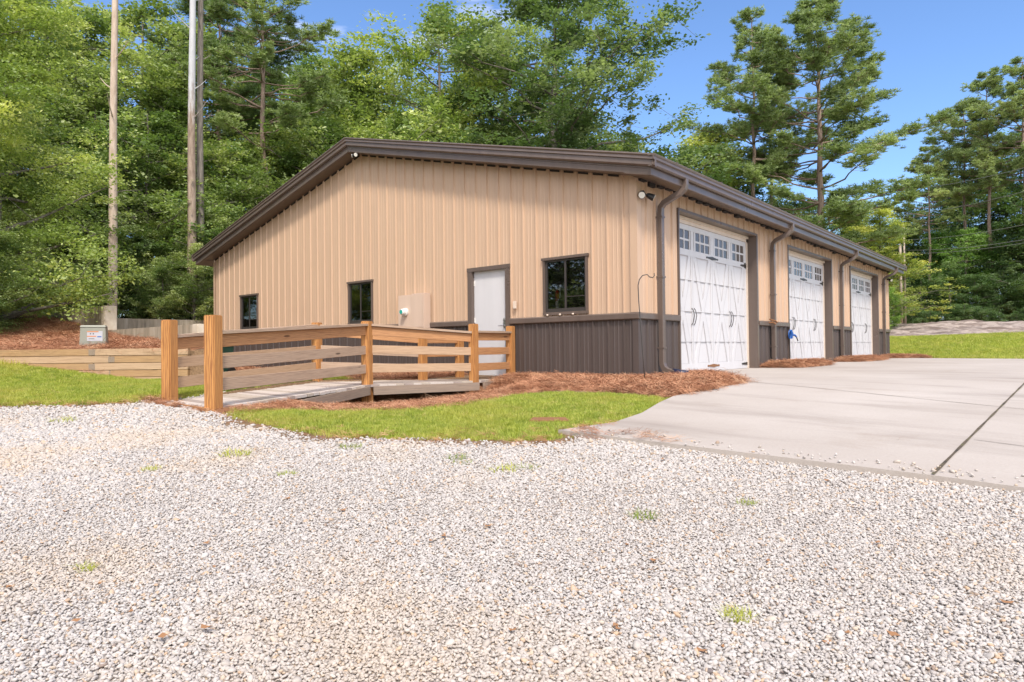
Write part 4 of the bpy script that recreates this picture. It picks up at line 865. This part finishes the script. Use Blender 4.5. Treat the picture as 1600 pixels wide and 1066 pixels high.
for poly, a0, a1 in ((LAWN_F, 0, 9), (LAWN_L, 0, 3)):
    for i in range(a0, a1):
        p, q = np.array(poly[i][:2]), np.array(poly[i+1][:2]); m_ = int(np.linalg.norm(q-p)*22); f_ = RNG.random((m_, 1)); c_ = p*(1-f_)+q*f_+RNG.normal(0, .11, (m_, 2)); bx_.append(c_[:, 0]); by_.append(c_[:, 1])
bx_ = np.concatenate(bx_); by_ = np.concatenate(by_); gx.append(bx_); gy.append(by_); gs.append(np.full(len(bx_), .55))
x, y = np.concatenate(gx), np.concatenate(gy); s_ = np.concatenate(gs)
def mound(x, y):
    z = np.zeros_like(x)
    for q in PILES: z = np.where(inpoly(x, y, q), np.clip(pdist(x, y, q)*.35*(1+.8*vnoise(x, y, 5, 2)), 0, .075)+.01, z)
    z = np.where(inpoly(x, y, STRAW_B) & (x > -2.3) & (y > -2.5), np.clip((pdist(x, y, STRAW_B)-.1)*.15, 0, .025)*(1+.4*vnoise(x, y, 5, 4)), z)
    return z
pitd = inpoly(x, y, [(-2.28, -3.95), (-2.48, -3.15), (-2.06, -1.75), (-3.45, -1.85), (-4.5, -3.0), (-4.05, -3.95)])
ok = ~inpoly(x, y, deckp) & ~pitd; x, y, s_ = x[ok], y[ok], s_[ok]; n = len(x); print('straw', n)
z = ground(x, y)+mound(x, y); zs = np.where(inpoly(x, y, SLAB_POLY), .035, 0); s_ = s_*RNG.uniform(.7, 1.3, n)*np.where((y < -1.9) & (x > -3) & (x < .6), .66, 1.)
scatter('pine_straw', np.stack([x, y, z+zs*1.0], 1), np.stack([RNG.uniform(-.3, .3, n), RNG.uniform(-.3, .3, n), RNG.uniform(0, 6.28, n)], 1), np.stack([s_, s_, s_], 1), RNG.integers(0, 6, n), tcl, 'reddish brown pine needle mulch around the building and on the bank')
# straw mound bodies under the needles
def mound_mesh(poly):
    P_ = np.array([p[:2] for p in poly]); x0, y0 = P_.min(0); x1, y1 = P_.max(0); xs = np.arange(x0-.05, x1+.05, .06); ys = np.arange(y0-.05, y1+.05, .06); gx, gy = np.meshgrid(xs, ys); m = mound(gx, gy)
    z = ground(gx, gy)+np.where(inpoly(gx, gy, SLAB_POLY), .035, 0)+m-.012; ins = inpoly(gx, gy, poly); z = np.where(ins, z, ground(gx, gy)-.02)
    i_ = np.arange(gx.size).reshape(gx.shape); q = np.stack([i_[:-1, :-1], i_[:-1, 1:], i_[1:, 1:], i_[1:, :-1]], -1).reshape(-1, 4)
    kk = ins.ravel()[q].any(1); return np.stack([gx.ravel(), gy.ravel(), z.ravel()], 1), q[kk]
t = mat('straw_bed'); stv = t.noise(t.coord('Object', (20, 60, 10)), 1, 4, .7); t.out(t.ramp(stv, [(.3, (.12, .05, .025)), (.5, (.30, .14, .07)), (.72, (.46, .25, .14))]), .95, stv, .8, .02)
for q in PILES+[[p for p in STRAW_B if p[0] > -2.45 and p[1] > -5.0]]:
    V_, q_ = mound_mesh(q); o = link('straw_bed', npmesh('straw_bed', V_, q_, [], smooth=True), None, None, 'straw_bed'); tag(o, kind='stuff', label='matted needle mulch')
# weeds in the gravel
wt = [(100, 661, 1.3, 'low spreading green weed at the upper left of the gravel'), (368, 712, 1.1, 'spiky green grass tuft in the gravel below the bridge entrance'), (448, 743, .6, 'tiny green tuft right of the spiky tuft in the gravel'), (548, 702, .9, 'flat weed in the gravel near the left end of the lawn patch'),
      (712, 720, .9, 'upper of two small weeds in the gravel below the lawn patch'), (719, 728, .7, 'lower of two small weeds in the gravel below the lawn patch'), (787, 738, 1., 'yellowish low weed in the gravel below the sunken drain cover'), (824, 735, .8, 'thin flat weed just right of the yellowish low weed'),
      (1155, 970, 1., 'yellow green moss-like weed in the near gravel at lower right'), (1006, 811, .7, 'small sprig in the middle of the gravel, right half'), (1166, 789, .5, 'tiny sprig in the gravel close to the concrete drive'), (134, 891, .5, 'faint sprig in the gravel at lower left'), (237, 736, .6, 'sparse weed in the gravel at left, above the faint sprig')]
for i, (px, py, s_, lb) in enumerate(wt):
    g_ = G(px, py); me_ = blade_clump(60 if i != 8 else 150, .075, .10, .0028, 1.6, 40+i); o = bpy.data.objects.new('weed', me_); COL.objects.link(o); o.location = (g_[0], g_[1], g_[2]+.004); o.scale = (s_*(1. if i != 8 else .5), s_*(1. if i != 8 else .5), s_*(.8 if i != 8 else .5)); tag(o, lb, 'weed', 'weeds growing in the gravel')
# weeds along the expansion joint and dead leaves
V, Q_ = [], []
for k in range(42):
    px, py = RNG.uniform(0, 1600), RNG.uniform(650, 1060); g_ = G(px, py)
    if inpoly(np.array([g_[0]]), np.array([g_[1]]), LAWN_F)[0]: continue
    a = RNG.uniform(0, 6.28); r = RNG.uniform(.008, .024); i0 = len(V); zz = g_[2]+.014+(.03 if inpoly(np.array([g_[0]]), np.array([g_[1]]), SLAB_POLY)[0] else 0)
    for an, rr, dz in ((0, 1, .006), (1.2, .6, 0), (2.6, .9, .008), (3.6, .7, .002), (5, .8, .004)): V.append((g_[0]+math.cos(a+an)*r*rr, g_[1]+math.sin(a+an)*r*rr, zz+dz))
    Q_.append((i0, i0+1, i0+2, i0+3, i0+4))
plain('dead_leaf', (.32, .16, .07), .8); o = link('leaf_litter', npmesh('leaf_litter', V, Q_, []), None, None, 'dead_leaf'); tag(o, 'small dry brown leaves scattered on the gravel', None, None, 'stuff')

# ---------------------------------------------------------------- ROCK OUTCROP, POLE, CABLES
rng = np.random.default_rng(3)
xs = np.linspace(-12, 60, 190); ys = np.linspace(33.8, 43.5, 60); gx, gy = np.meshgrid(xs, ys)
gy2 = gy+gx*-.02; hgt = .14*vnoise(gx*.6, gy*2.2, 1.1, 8)+.22*np.abs(vnoise(gx*.7, gy*2.5, 2.4, 9))+.10*vnoise(gx, gy*3, 6, 10)
edge = np.clip((gy-34)/1.0, 0, 1)*np.clip((43.2-gy)/.8, 0, 1)
z = ground(gx, gy)+np.where(edge > 0, hgt+.05, 0)*edge-.12*(1-edge)-.02
i_ = np.arange(gx.size).reshape(gx.shape); q = np.stack([i_[:-1, :-1], i_[:-1, 1:], i_[1:, 1:], i_[1:, :-1]], -1).reshape(-1, 4)
o = link('rock_outcrop', npmesh('rock_outcrop', np.stack([gx.ravel(), gy.ravel(), z.ravel()], 1), q, [], smooth=False), None, None, 'rock'); tag(o, 'flat weathered granite outcrop behind the far lawn', 'rock outcrop', None, 'structure')
def pole(px, t0, ytop, r, label, arm=False):
    p = AT(px, t0); gzz = gz(p[0], p[1]); top = AT(px, t0, ytop)[2]; e = empty('utility_pole', label, 'utility pole', (p[0], p[1], gzz))
    MB().tube([(p[0], p[1], gzz-.3), (p[0], p[1], top)], [r, r*.7], 10).build('shaft', 'pole_wood', e, smooth=True)
    MB().tube([(p[0], p[1], top), (p[0], p[1], top+.25)], r*.3, 6).build('top_pin', 'cable_grey', e)
    if arm: MB().box(p[0]-.6, p[0]+.6, p[1]-.06, p[1]+.06, top-1.0, top-.88).build('crossarm', 'pole_wood', e)
    return e
pole(1409, 47, 382, .11, 'left of two slim pale poles beyond the far end of the garage'); pole(1415, 46, 355, .085, 'right and taller of two slim pale poles beyond the far end of the garage')
for k, (y0, y1, y2) in enumerate(((330, 289, 252), (364, 328, 289), (396, 367, 340), (398, 383, 363), (402, 388, 368))):
    a = AT(1330, 60, y0-(0 if k > 1 else 18)); m_ = AT(1460, 44, y1+(y2-y1)*.15+2); b = AT(1700, 30, y2-(y0-y2)*.32)
    pts = []
    A_, B_ = AT(1412, 46, y1+8), AT(1760, 26, y2-(y1-y2)*1.0)
    for s_ in np.linspace(0, 1, 16): p = A_*(1-s_)+B_*s_; p[2] -= .35*4*s_*(1-s_); pts.append(tuple(p))
    o = MB().tube(pts, .014, 5, False).build('overhead_cable', 'cable_grey', None); tag(o, ['highest overhead cable crossing in front of the right woods', 'second highest overhead cable at the right', 'third overhead cable at the right', 'upper of the two close overhead cables at the right', 'lowest overhead cable at the right'][k], 'cable', 'overhead cables at the right')

# ---------------------------------------------------------------- TREES
def rnd_dir(g_, el0, el1):
    a = g_.uniform(0, 6.283); e = g_.uniform(el0, el1); return np.array([math.cos(a)*math.cos(e), math.sin(a)*math.cos(e), math.sin(e)])
class Tree:
    def __init__(s, seed): s.g = np.random.default_rng(seed); s.w = MB(); s.C = []; s.V = []; s.T = []
    def limb(s, p, q, r0, r1, sag=0, n=5, sides=6, wob=1.):
        p, q = np.array(p), np.array(q); pts = []; L_ = np.linalg.norm(q-p)
        for k in range(n+1):
            f_ = k/n; c = p*(1-f_)+q*f_; c = c+np.array([*s.g.normal(0, .035*L_*wob, 2), s.g.normal(0, .02*L_*wob)])*math.sin(math.pi*f_); c[2] += sag*4*f_*(1-f_); pts.append(c)
        s.w.tube([tuple(c) for c in pts], [r0+(r1-r0)*k/n for k in range(n+1)], sides, False); return pts
def leaf_quads(g_, C, rad, n, size, flat=.75, tintc=None, shape=.62):
    k = len(C); C = np.repeat(C, n, 0); tc_ = np.repeat(tintc, n); rr = np.repeat(rad, n)[:, None]
    off = g_.normal(0, .42, (k*n, 3)); off[:, 2] *= flat; P = C+off*rr
    a = g_.uniform(0, 6.283, k*n); tilt = g_.normal(0, .5, (k*n, 2)); nrm = np.stack([tilt[:, 0], tilt[:, 1], np.abs(g_.normal(1, .35, k*n))], 1); nrm /= np.linalg.norm(nrm, axis=1)[:, None]
    d = np.stack([np.cos(a), np.sin(a), np.zeros(k*n)], 1); d -= nrm*(d*nrm).sum(1)[:, None]; d /= np.linalg.norm(d, axis=1)[:, None]; b = np.cross(nrm, d); sz_ = size*g_.lognormal(0, .28, k*n)[:, None]
    V = np.stack([P-d*sz_*.5, P+b*sz_*shape*.5-d*sz_*.05, P+d*sz_*.55-nrm*sz_*.12, P-b*sz_*shape*.5-d*sz_*.05], 1).reshape(-1, 3)
    ti = np.clip(tc_+g_.normal(0, .07, k*n), 0, 1); return V, np.arange(len(V)).reshape(-1, 4), np.repeat(ti, 4)
def broadleaf(seed, H, Rr, base, nl=13, leaf=.13, cl=1., per=46, top=1., open_=0., bark='bark_grey', lean=(0, 0), trunk_r=.17, profile='round'):
    t = Tree(seed); g_ = t.g; tr = t.limb((0, 0, -.3), (lean[0], lean[1], H*.93), trunk_r, .03, 0, 9, 9, .25)
    C, Rd, TT = [], [], []
    for i in range(nl):
        f_ = (i+.5)/nl; z = base+(H*.95-base)*f_
        if profile == 'round': rr = Rr*math.sqrt(max(.08, 1-(2*f_-.85)**2*.85))
        elif profile == 'cone': rr = Rr*(1.05-.85*f_)
        else: rr = Rr*(.55+.45*math.sin(math.pi*min(1, f_*1.1)))
        nb = 3 if f_ < .8 else 2
        for b in range(nb):
            a = i*2.4+b*6.283/nb+g_.uniform(-.4, .4); L_ = rr*g_.uniform(.72, 1.12); fz = min(1, z/H); p0 = np.array([lean[0]*fz, lean[1]*fz, z-.22*L_]); q = p0+np.array([math.cos(a)*L_, math.sin(a)*L_, g_.uniform(.05, .45)*L_])
            q[2] = min(q[2], H*1.02)
            pts = t.limb(p0, q, trunk_r*.42*(1-.6*f_), .012, 0, 5, 5); ct = np.clip(g_.normal(.45, .22), 0, 1)
            for sidx in range(2, 6):
                for sub in range(3):
                    c = pts[sidx]+rnd_dir(g_, -.45, .8)*L_*g_.uniform(.06, .30)*(1.2-open_*.3)
                    if sub < 2: t.w.tube([tuple(pts[sidx]), tuple(c)], [.012, .005], 3, False)
                    for u in range(2):
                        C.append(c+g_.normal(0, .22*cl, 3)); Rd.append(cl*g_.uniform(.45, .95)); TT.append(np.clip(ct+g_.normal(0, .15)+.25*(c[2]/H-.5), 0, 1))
    C = np.array(C); Rd = np.array(Rd); TT = np.array(TT)
    if open_: k = g_.random(len(C)) > open_; C, Rd, TT = C[k], Rd[k], TT[k]
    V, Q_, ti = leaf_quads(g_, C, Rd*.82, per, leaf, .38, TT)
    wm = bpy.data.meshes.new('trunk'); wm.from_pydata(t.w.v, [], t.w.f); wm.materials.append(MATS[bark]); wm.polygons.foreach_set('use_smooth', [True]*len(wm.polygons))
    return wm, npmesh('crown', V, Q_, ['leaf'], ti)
def pine(seed, H, Rr, base, nw=16, dens=1., tr=.22, bark='bark_pine', ndl=.20, lean=(0, 0)):
    t = Tree(seed); g_ = t.g; t.limb((0, 0, -.3), (lean[0], lean[1], H*.985), tr, .025, 0, 12, 10, .10); C, TT = [], []
    for i in range(nw):
        f_ = (i+g_.uniform(.2, .8))/nw; z = base+(H-base)*f_; rr = Rr*(1-f_**1.7)*(.65+.45*min(1, f_*3))+.35
        for b in range(g_.integers(3, 6)):
            a = g_.uniform(0, 6.283); L_ = rr*g_.uniform(.55, 1.15); fz = z/H; p0 = np.array([lean[0]*fz, lean[1]*fz, z]); rise = g_.uniform(-.05, .28)+.35*f_; q = p0+np.array([math.cos(a)*L_, math.sin(a)*L_, rise*L_])
            pts = t.limb(p0, q, .05*(1-.5*f_)*tr/.2, .010, -.04*L_, 6, 5); ct = np.clip(g_.normal(.5, .18), 0, 1)
            m = int(7+6.5*L_*dens)
            for k in range(m):
                ff = g_.uniform(.38, 1.)**.7; j = min(5, int(ff*6)); c0 = pts[j]*(1-(ff*6-j))+pts[min(6, j+1)]*(ff*6-j) if ff < 1 else pts[6]
                dv = np.array([math.cos(a+g_.choice([-1, 1])*g_.uniform(.4, 1.3)), math.sin(a+g_.choice([-1, 1])*g_.uniform(.4, 1.3)), g_.uniform(.0, .5)]); c = c0+dv*g_.uniform(.12, .30)*max(L_*.6, .8)
                t.w.tube([tuple(c0), tuple(c)], [.010, .005], 3, False)
                for u in range(3): C.append(c+g_.normal(0, .13, 3)+np.array([0, 0, .04])); TT.append(np.clip(ct+g_.normal(0, .14), 0, 1))
    C = np.array(C); TT = np.array(TT); n = 22; k = len(C); Cc = np.repeat(C, n, 0); d = g_.normal(0, 1, (k*n, 3)); d[:, 2] = np.abs(d[:, 2])*.9-.15; d /= np.linalg.norm(d, axis=1)[:, None]; Ln = ndl*g_.uniform(.7, 1.25, k*n)[:, None]
    s_ = np.cross(d, g_.normal(0, 1, (k*n, 3))); s_ /= np.linalg.norm(s_, axis=1)[:, None]; wd = .013
    V = np.stack([Cc-s_*wd, Cc+s_*wd, Cc+d*Ln+s_*wd*.8, Cc+d*Ln-s_*wd*.8], 1).reshape(-1, 3); ti = np.repeat(np.clip(np.repeat(TT, n)+g_.normal(0, .1, k*n), 0, 1), 4)
    wm = bpy.data.meshes.new('trunk'); wm.from_pydata(t.w.v, [], t.w.f); wm.materials.append(MATS[bark]); wm.polygons.foreach_set('use_smooth', [True]*len(wm.polygons))
    return wm, npmesh('crown', V, np.arange(len(V)).reshape(-1, 4), ['needle'], ti)
PROTO = {
 'edge1': broadleaf(11, 10, 3.6, .9, 12, .135, 1.0, 44), 'edge2': broadleaf(12, 12, 4.0, 1.2, 13, .14, 1.05, 44, profile='cone'), 'edge3': broadleaf(13, 8, 3.3, .5, 10, .125, .95, 46),
 'near1': broadleaf(31, 11, 3.9, .7, 14, .085, 1.0, 105, profile='cone'), 'near2': broadleaf(32, 8, 3.4, .4, 11, .08, .95, 105),
 'tall1': broadleaf(14, 17, 4.6, 4.5, 13, .16, 1.15, 42, trunk_r=.22), 'tall2': broadleaf(15, 19, 4.2, 5, 14, .16, 1.1, 40, open_=.12, trunk_r=.22, profile='egg'),
 'oak': broadleaf(16, 19, 6.3, 4.2, 18, .15, 1.1, 80, open_=.1, trunk_r=.30), 'bush': broadleaf(17, 3.2, 2.0, .1, 6, .10, .7, 40, trunk_r=.05),
 'pine1': pine(21, 20, 3.6, 9.5, 15, .55), 'pine2': pine(22, 22, 4.0, 11.5, 16, .8), 'pine3': pine(23, 19, 5.0, 5.0, 24, 1.2, .26), 'wisp': broadleaf(18, 8.5, 3.0, 1.2, 13, .075, .62, 62, open_=.1, trunk_r=.08, profile='cone')}
PROTO_H = {'near1': 11, 'near2': 8, 'edge1': 10, 'edge2': 12, 'edge3': 8, 'tall1': 17, 'tall2': 19, 'oak': 19, 'bush': 3.2, 'pine1': 20, 'pine2': 22, 'pine3': 19, 'wisp': 8.5}
NAME = {'near1': 'broadleaf_tree', 'near2': 'broadleaf_tree', 'edge1': 'broadleaf_tree', 'edge2': 'broadleaf_tree', 'edge3': 'broadleaf_tree', 'tall1': 'broadleaf_tree', 'tall2': 'broadleaf_tree', 'oak': 'oak_tree', 'bush': 'shrub', 'pine1': 'pine_tree', 'pine2': 'pine_tree', 'pine3': 'pine_tree', 'wisp': 'willow_tree'}
def tree(kind, x, y, H, rot=None, sx=1., tint=(1, 1, 1), label=None, group=None, cat=None, z=None):
    wm, cm = PROTO[kind]; H = H/(1.02 if 'pine' in kind else 1.07); s_ = H/PROTO_H[kind]; e = empty(NAME[kind], label, cat or {'shrub': 'shrub', 'pine_tree': 'pine tree'}.get(NAME[kind], 'tree'), (x, y, gz(x, y) if z is None else z), group)
    e.rotation_euler = (0, 0, random.uniform(0, 6.28) if rot is None else rot); e.scale = (s_*sx, s_*sx, s_)
    for nm, me_ in (('trunk', wm), ('crown', cm)):
        o = bpy.data.objects.new(nm, me_); COL.objects.link(o); o.parent = e
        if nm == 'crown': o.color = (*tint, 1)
    return e
def tp(kind, px, t0, ytop, tint=(1, 1, 1), label=None, group=None, sx=1., rot=None, cat=None):   # stands at a pixel column, its height given by the crown's top in the photo
    p = AT(px, t0); g_ = gz(p[0], p[1]); top = AT(px, t0, ytop)[2]; return tree(kind, p[0], p[1], top-g_, rot, sx, tint, label, group, cat)
YG = (1.33, 1.22, .95); LG = (1.12, 1.1, .95); MG = (.92, .95, .85); DG = (.62, .72, .66); BG = (1.12, 1.15, 1.2)
# left edge of the wood
tp('near1', -10, 17.5, -190, (1.5, 1.4, 1.05), 'huge bright yellow green tree filling the upper left corner', None, .85, .3)
tp('near2', -30, 18.5, 200, (1.3, 1.25, 1.0), 'bushy light green tree low at the left, below the huge yellow green one', None, .85, 1.)
tp('near2', -60, 16, 300, MG, 'dense green low tree at the extreme left edge above the straw bank', None, 1.2, 2.)
tp('near2', 25, 21.5, 330, LG, 'soft green bush-like tree above the grass strip at far left', None, .85, 4.)
def bare(px, t0, r, rows, label, bark='bark_pale', y1=-60, py0=478, lean=0, z0=None, top_x=None):
    p = AT(px, t0); g_ = gz(p[0], p[1]) if z0 is None else z0; q = AT(px if top_x is None else top_x, t0, y1); e = empty('bare_trunk_tree', label, 'tree', (p[0], p[1], g_))
    pts = [(p[0]*(1-f_)+q[0]*f_+.04*math.sin(f_*9), p[1]*(1-f_)+q[1]*f_, (g_-.2)*(1-f_)+(q[2])*f_) for f_ in np.linspace(0, 1, 14)]
    MB().tube(pts, [r*(1-.45*f_) for f_ in np.linspace(0, 1, 14)], 12).build('trunk', bark, e, smooth=True)
    for k in range(5):
        br = MB()
        j = 7+k; a = random.uniform(0, 6.28); L_ = random.uniform(.3, .9); b0_ = Vector(pts[j]); br.tube([b0_, b0_+Vector((math.cos(a)*L_*.6, math.sin(a)*L_*.6, L_*.4)), b0_+Vector((math.cos(a)*L_, math.sin(a)*L_, L_*.8))], [.03, .018, .008], 5)
        br.build('dead_branch', bark, e)
    return e
bare(175, 24.6, .165, 0, 'bare pale pole-like trunk rising behind the end of the taller concrete wall', 'bark_pale', -90, top_x=180)
bare(299, 27.3, .19, 0, 'left of two close tall trunks, its bark stripped to pale grey', 'bark_bare', -90, top_x=301)
bare(313, 27.9, .17, 0, 'right of two close tall trunks, its bark intact and rougher', 'bark_grey', -90, top_x=313)
tp('pine1', 413, 33, -70, MG, 'pine with an exposed straight trunk left of the roof peak', None, 1.2, .5)
tp('pine2', 345, 37, -60, DG, 'dark slim pine right behind the double trunks', None, 1.1, 2.5)
grp = 'broadleaf trees in the wood left of and behind the garage'
LW = [('edge1', 232, 29.5, 130, MG), ('edge1', 120, 26, 200, MG), ('edge3', 235, 28.6, 330, LG), ('edge2', 262, 33, 60, MG), ('edge1', 365, 31, 190, LG), ('edge3', 362, 28.6, 320, MG), ('edge2', 425, 34, 165, LG), ('edge1', 480, 36, 150, YG),
      ('tall1', 120, 31, -40, LG), ('tall1', 225, 36, -60, LG), ('tall2', 300, 41, -10, MG), ('tall1', 400, 44, 60, DG), ('edge1', 215, 27.6, 350, DG), ('edge2', 150, 29, 60, MG), ('tall2', 60, 30, -120, MG), ('tall1', 480, 46, 40, MG),
      ('edge3', 303, 26.6, 370, LG), ('edge3', 255, 26.4, 395, MG), ('bush', 330, 28.4, 430, MG), ('bush', 285, 27.2, 452, DG), ('bush', 222, 26.6, 455, DG), ('bush', 120, 24.5, 440, MG), ('bush', 150, 25.5, 450, DG), ('edge1', 20, 26, 60, MG), ('edge1', -80, 24, 40, MG), ('tall2', -60, 34, -150, LG), ('edge3', 120, 26.6, 330, MG)]
for k, (kd, px, t0, yt, ti) in enumerate(LW):
    v_ = random.uniform(.88, 1.12); tp(kd, px, t0, yt, tuple(c*v_ for c in ti), describe(kd, px, t0, yt, ti), grp if kd != 'bush' else 'undergrowth shrubs by the far concrete wall')
# behind the roof
tp('edge2', 560, 38, 22, LG, 'pale green rounded tree behind the roof peak', None, 1.0, 1.)
tp('tall1', 690, 37, -40, (1.25, 1.2, .8), 'bright yellow green tree behind the left part of the roof slope', None, .95, 2.)
tp('oak', 872, 36, -95, (.72, .78, .82), 'large grey green oak with spreading limbs behind the middle of the roof', None, 1.1, .8, 'oak tree')
tp('tall2', 790, 41, -25, MG, 'dark leafy tree just left of the big oak', None, 1., 4.)
tp('edge1', 1010, 42, 215, MG, 'small green tree under the right limbs of the big oak', None, 1.1, 4.)
tp('edge2', 1118, 44, 165, YG, 'rounded yellow green tree left of the slim pines', None, 1.15, 3.)
tp('edge1', 1055, 46, 205, LG, 'pale tree between the oak and the rounded yellow green tree', None, 1.1, 2.)
tp('pine1', 1182, 42, 12, MG, 'slim pine on the left of the group behind the roof', None, .95, 1.1)
tp('pine1', 1209, 46, 40, LG, 'thin pine standing between the slim pine and the large pine', None, .8, 3.1)
tp('pine3', 1285, 40, -8, MG, 'large spreading pine behind the far garage doors', None, 1.08, 2.2)
BW = [('edge1', 520, 35, 150, MG), ('edge1', 620, 34, 130, LG), ('edge1', 700, 35, 150, LG), ('edge2', 770, 36, 150, MG), ('edge1', 850, 39, 190, MG), ('edge1', 930, 39, 190, DG), ('edge1', 980, 45, 175, MG), ('edge1', 1165, 47, 255, DG), ('edge3', 1235, 48, 290, DG), ('edge1', 1290, 49, 285, DG), ('tall2', 620, 46, 60, LG), ('tall1', 500, 50, 60, MG), ('edge2', 900, 50, 130, MG), ('edge2', 1340, 52, 290, MG), ('tall1', 740, 52, 60, MG)]
for kd, px, t0, yt, ti in BW:
    v_ = random.uniform(.88, 1.12); tp(kd, px, t0, yt, tuple(c*v_ for c in ti), describe(kd, px, t0, yt, ti), 'leafy trees filling in behind the roof')
# right side
tp('wisp', 1378, 45.2, 300, (1.75, 1.5, 1.0), 'feathery pale yellow tree beside the two slim poles', None, 1.25, 1.)
tp('wisp', 1330, 47, 325, (1.6, 1.4, .95), 'smaller pale yellow tree left of the feathery one, at the roof edge', None, 1.2, 3.)
tp('edge3', 1390, 42, 442, (.8, 1.0, .55), 'low bright green rounded shrub at the far corner of the garage', None, .75, 1., 'shrub')
tp('pine2', 1455, 58, 225, LG, 'leftmost pine of the right wood, with a lighter crown', None, 1.0, 2.)
tp('pine2', 1512, 58, 155, MG, 'straight pine in the middle of the right wood', None, 1.0, .6)
tp('pine2', 1550, 56, 105, MG, 'tall pine right of the straight one, in the right wood', None, 1.0, 4.6)
tp('pine2', 1606, 54, 82, MG, 'tallest pine at the right edge of the picture', None, 1.0, 5.)
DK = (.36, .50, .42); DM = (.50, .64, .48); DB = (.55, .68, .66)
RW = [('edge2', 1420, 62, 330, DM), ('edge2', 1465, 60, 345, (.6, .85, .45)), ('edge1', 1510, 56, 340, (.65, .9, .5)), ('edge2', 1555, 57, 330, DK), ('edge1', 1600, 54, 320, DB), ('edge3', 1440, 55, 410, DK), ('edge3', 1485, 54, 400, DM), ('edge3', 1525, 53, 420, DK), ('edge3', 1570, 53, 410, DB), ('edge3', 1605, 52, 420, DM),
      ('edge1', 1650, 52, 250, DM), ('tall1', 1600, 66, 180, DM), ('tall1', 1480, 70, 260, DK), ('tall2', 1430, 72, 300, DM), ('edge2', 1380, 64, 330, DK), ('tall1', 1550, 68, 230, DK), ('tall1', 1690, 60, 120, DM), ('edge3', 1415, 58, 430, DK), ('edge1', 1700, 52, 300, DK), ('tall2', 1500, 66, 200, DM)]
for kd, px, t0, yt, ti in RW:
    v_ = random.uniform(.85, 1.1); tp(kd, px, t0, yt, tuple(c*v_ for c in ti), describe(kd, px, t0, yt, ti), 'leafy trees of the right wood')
# undergrowth at the foot of the right wood and trees behind the camera that the windows mirror
for k in range(9): tp('bush', 1400+k*27, 50.5+random.uniform(-1, 1.5), 478+random.uniform(-8, 10), DK, describe('bush', 1400+k*27, 50, 478, DK), 'low shrubs at the foot of the right wood')
for k, (x, y) in enumerate(((-9, -22), (-5, -24), (-13, -19), (-17, -22), (-20, -17), (-11, -26))): tree(['edge1', 'edge2', 'edge3'][k % 3], x, y, 12+2*(k % 2), None, 1.1, MG, 'tree across the drive, mirrored in the dark windows', 'trees mirrored in the gable windows')
# far wood that closes the horizon
def far_wood(name, pts, label, h=9):
    C_, R_l, T_ = [], [], []; g_ = np.random.default_rng(77)
    for a, b in zip(pts[:-1], pts[1:]):
        L_ = math.dist(a, b); n = int(L_*9)
        for k in range(n):
            f_ = g_.random(); x = a[0]+(b[0]-a[0])*f_+g_.normal(0, 2.2); y = a[1]+(b[1]-a[1])*f_+g_.normal(0, 2.2); hz_ = h*(.75+.3*math.sin(x*.31+y*.23)+.15*math.sin(x*.9)); z = gz(x, y)+hz_*g_.random()**.8; C_.append((x, y, z)); R_l.append(g_.uniform(.8, 1.7)); T_.append(np.clip(g_.normal(.35, .18), 0, 1))
    V, Q_, ti = leaf_quads(g_, np.array(C_), np.array(R_l), 16, .34, .8, np.array(T_)); o = bpy.data.objects.new(name, npmesh(name, V, Q_, ['leaf'], ti)); COL.objects.link(o); o.color = (.8, .85, .8, 1); tag(o, label, None, None, 'stuff')
far_wood('far_woodland', [(-52, -18), (-46, 8), (-40, 34), (-18, 58), (8, 74), (40, 78), (75, 64)], 'distant woodland closing the view behind the nearer trees', 9)
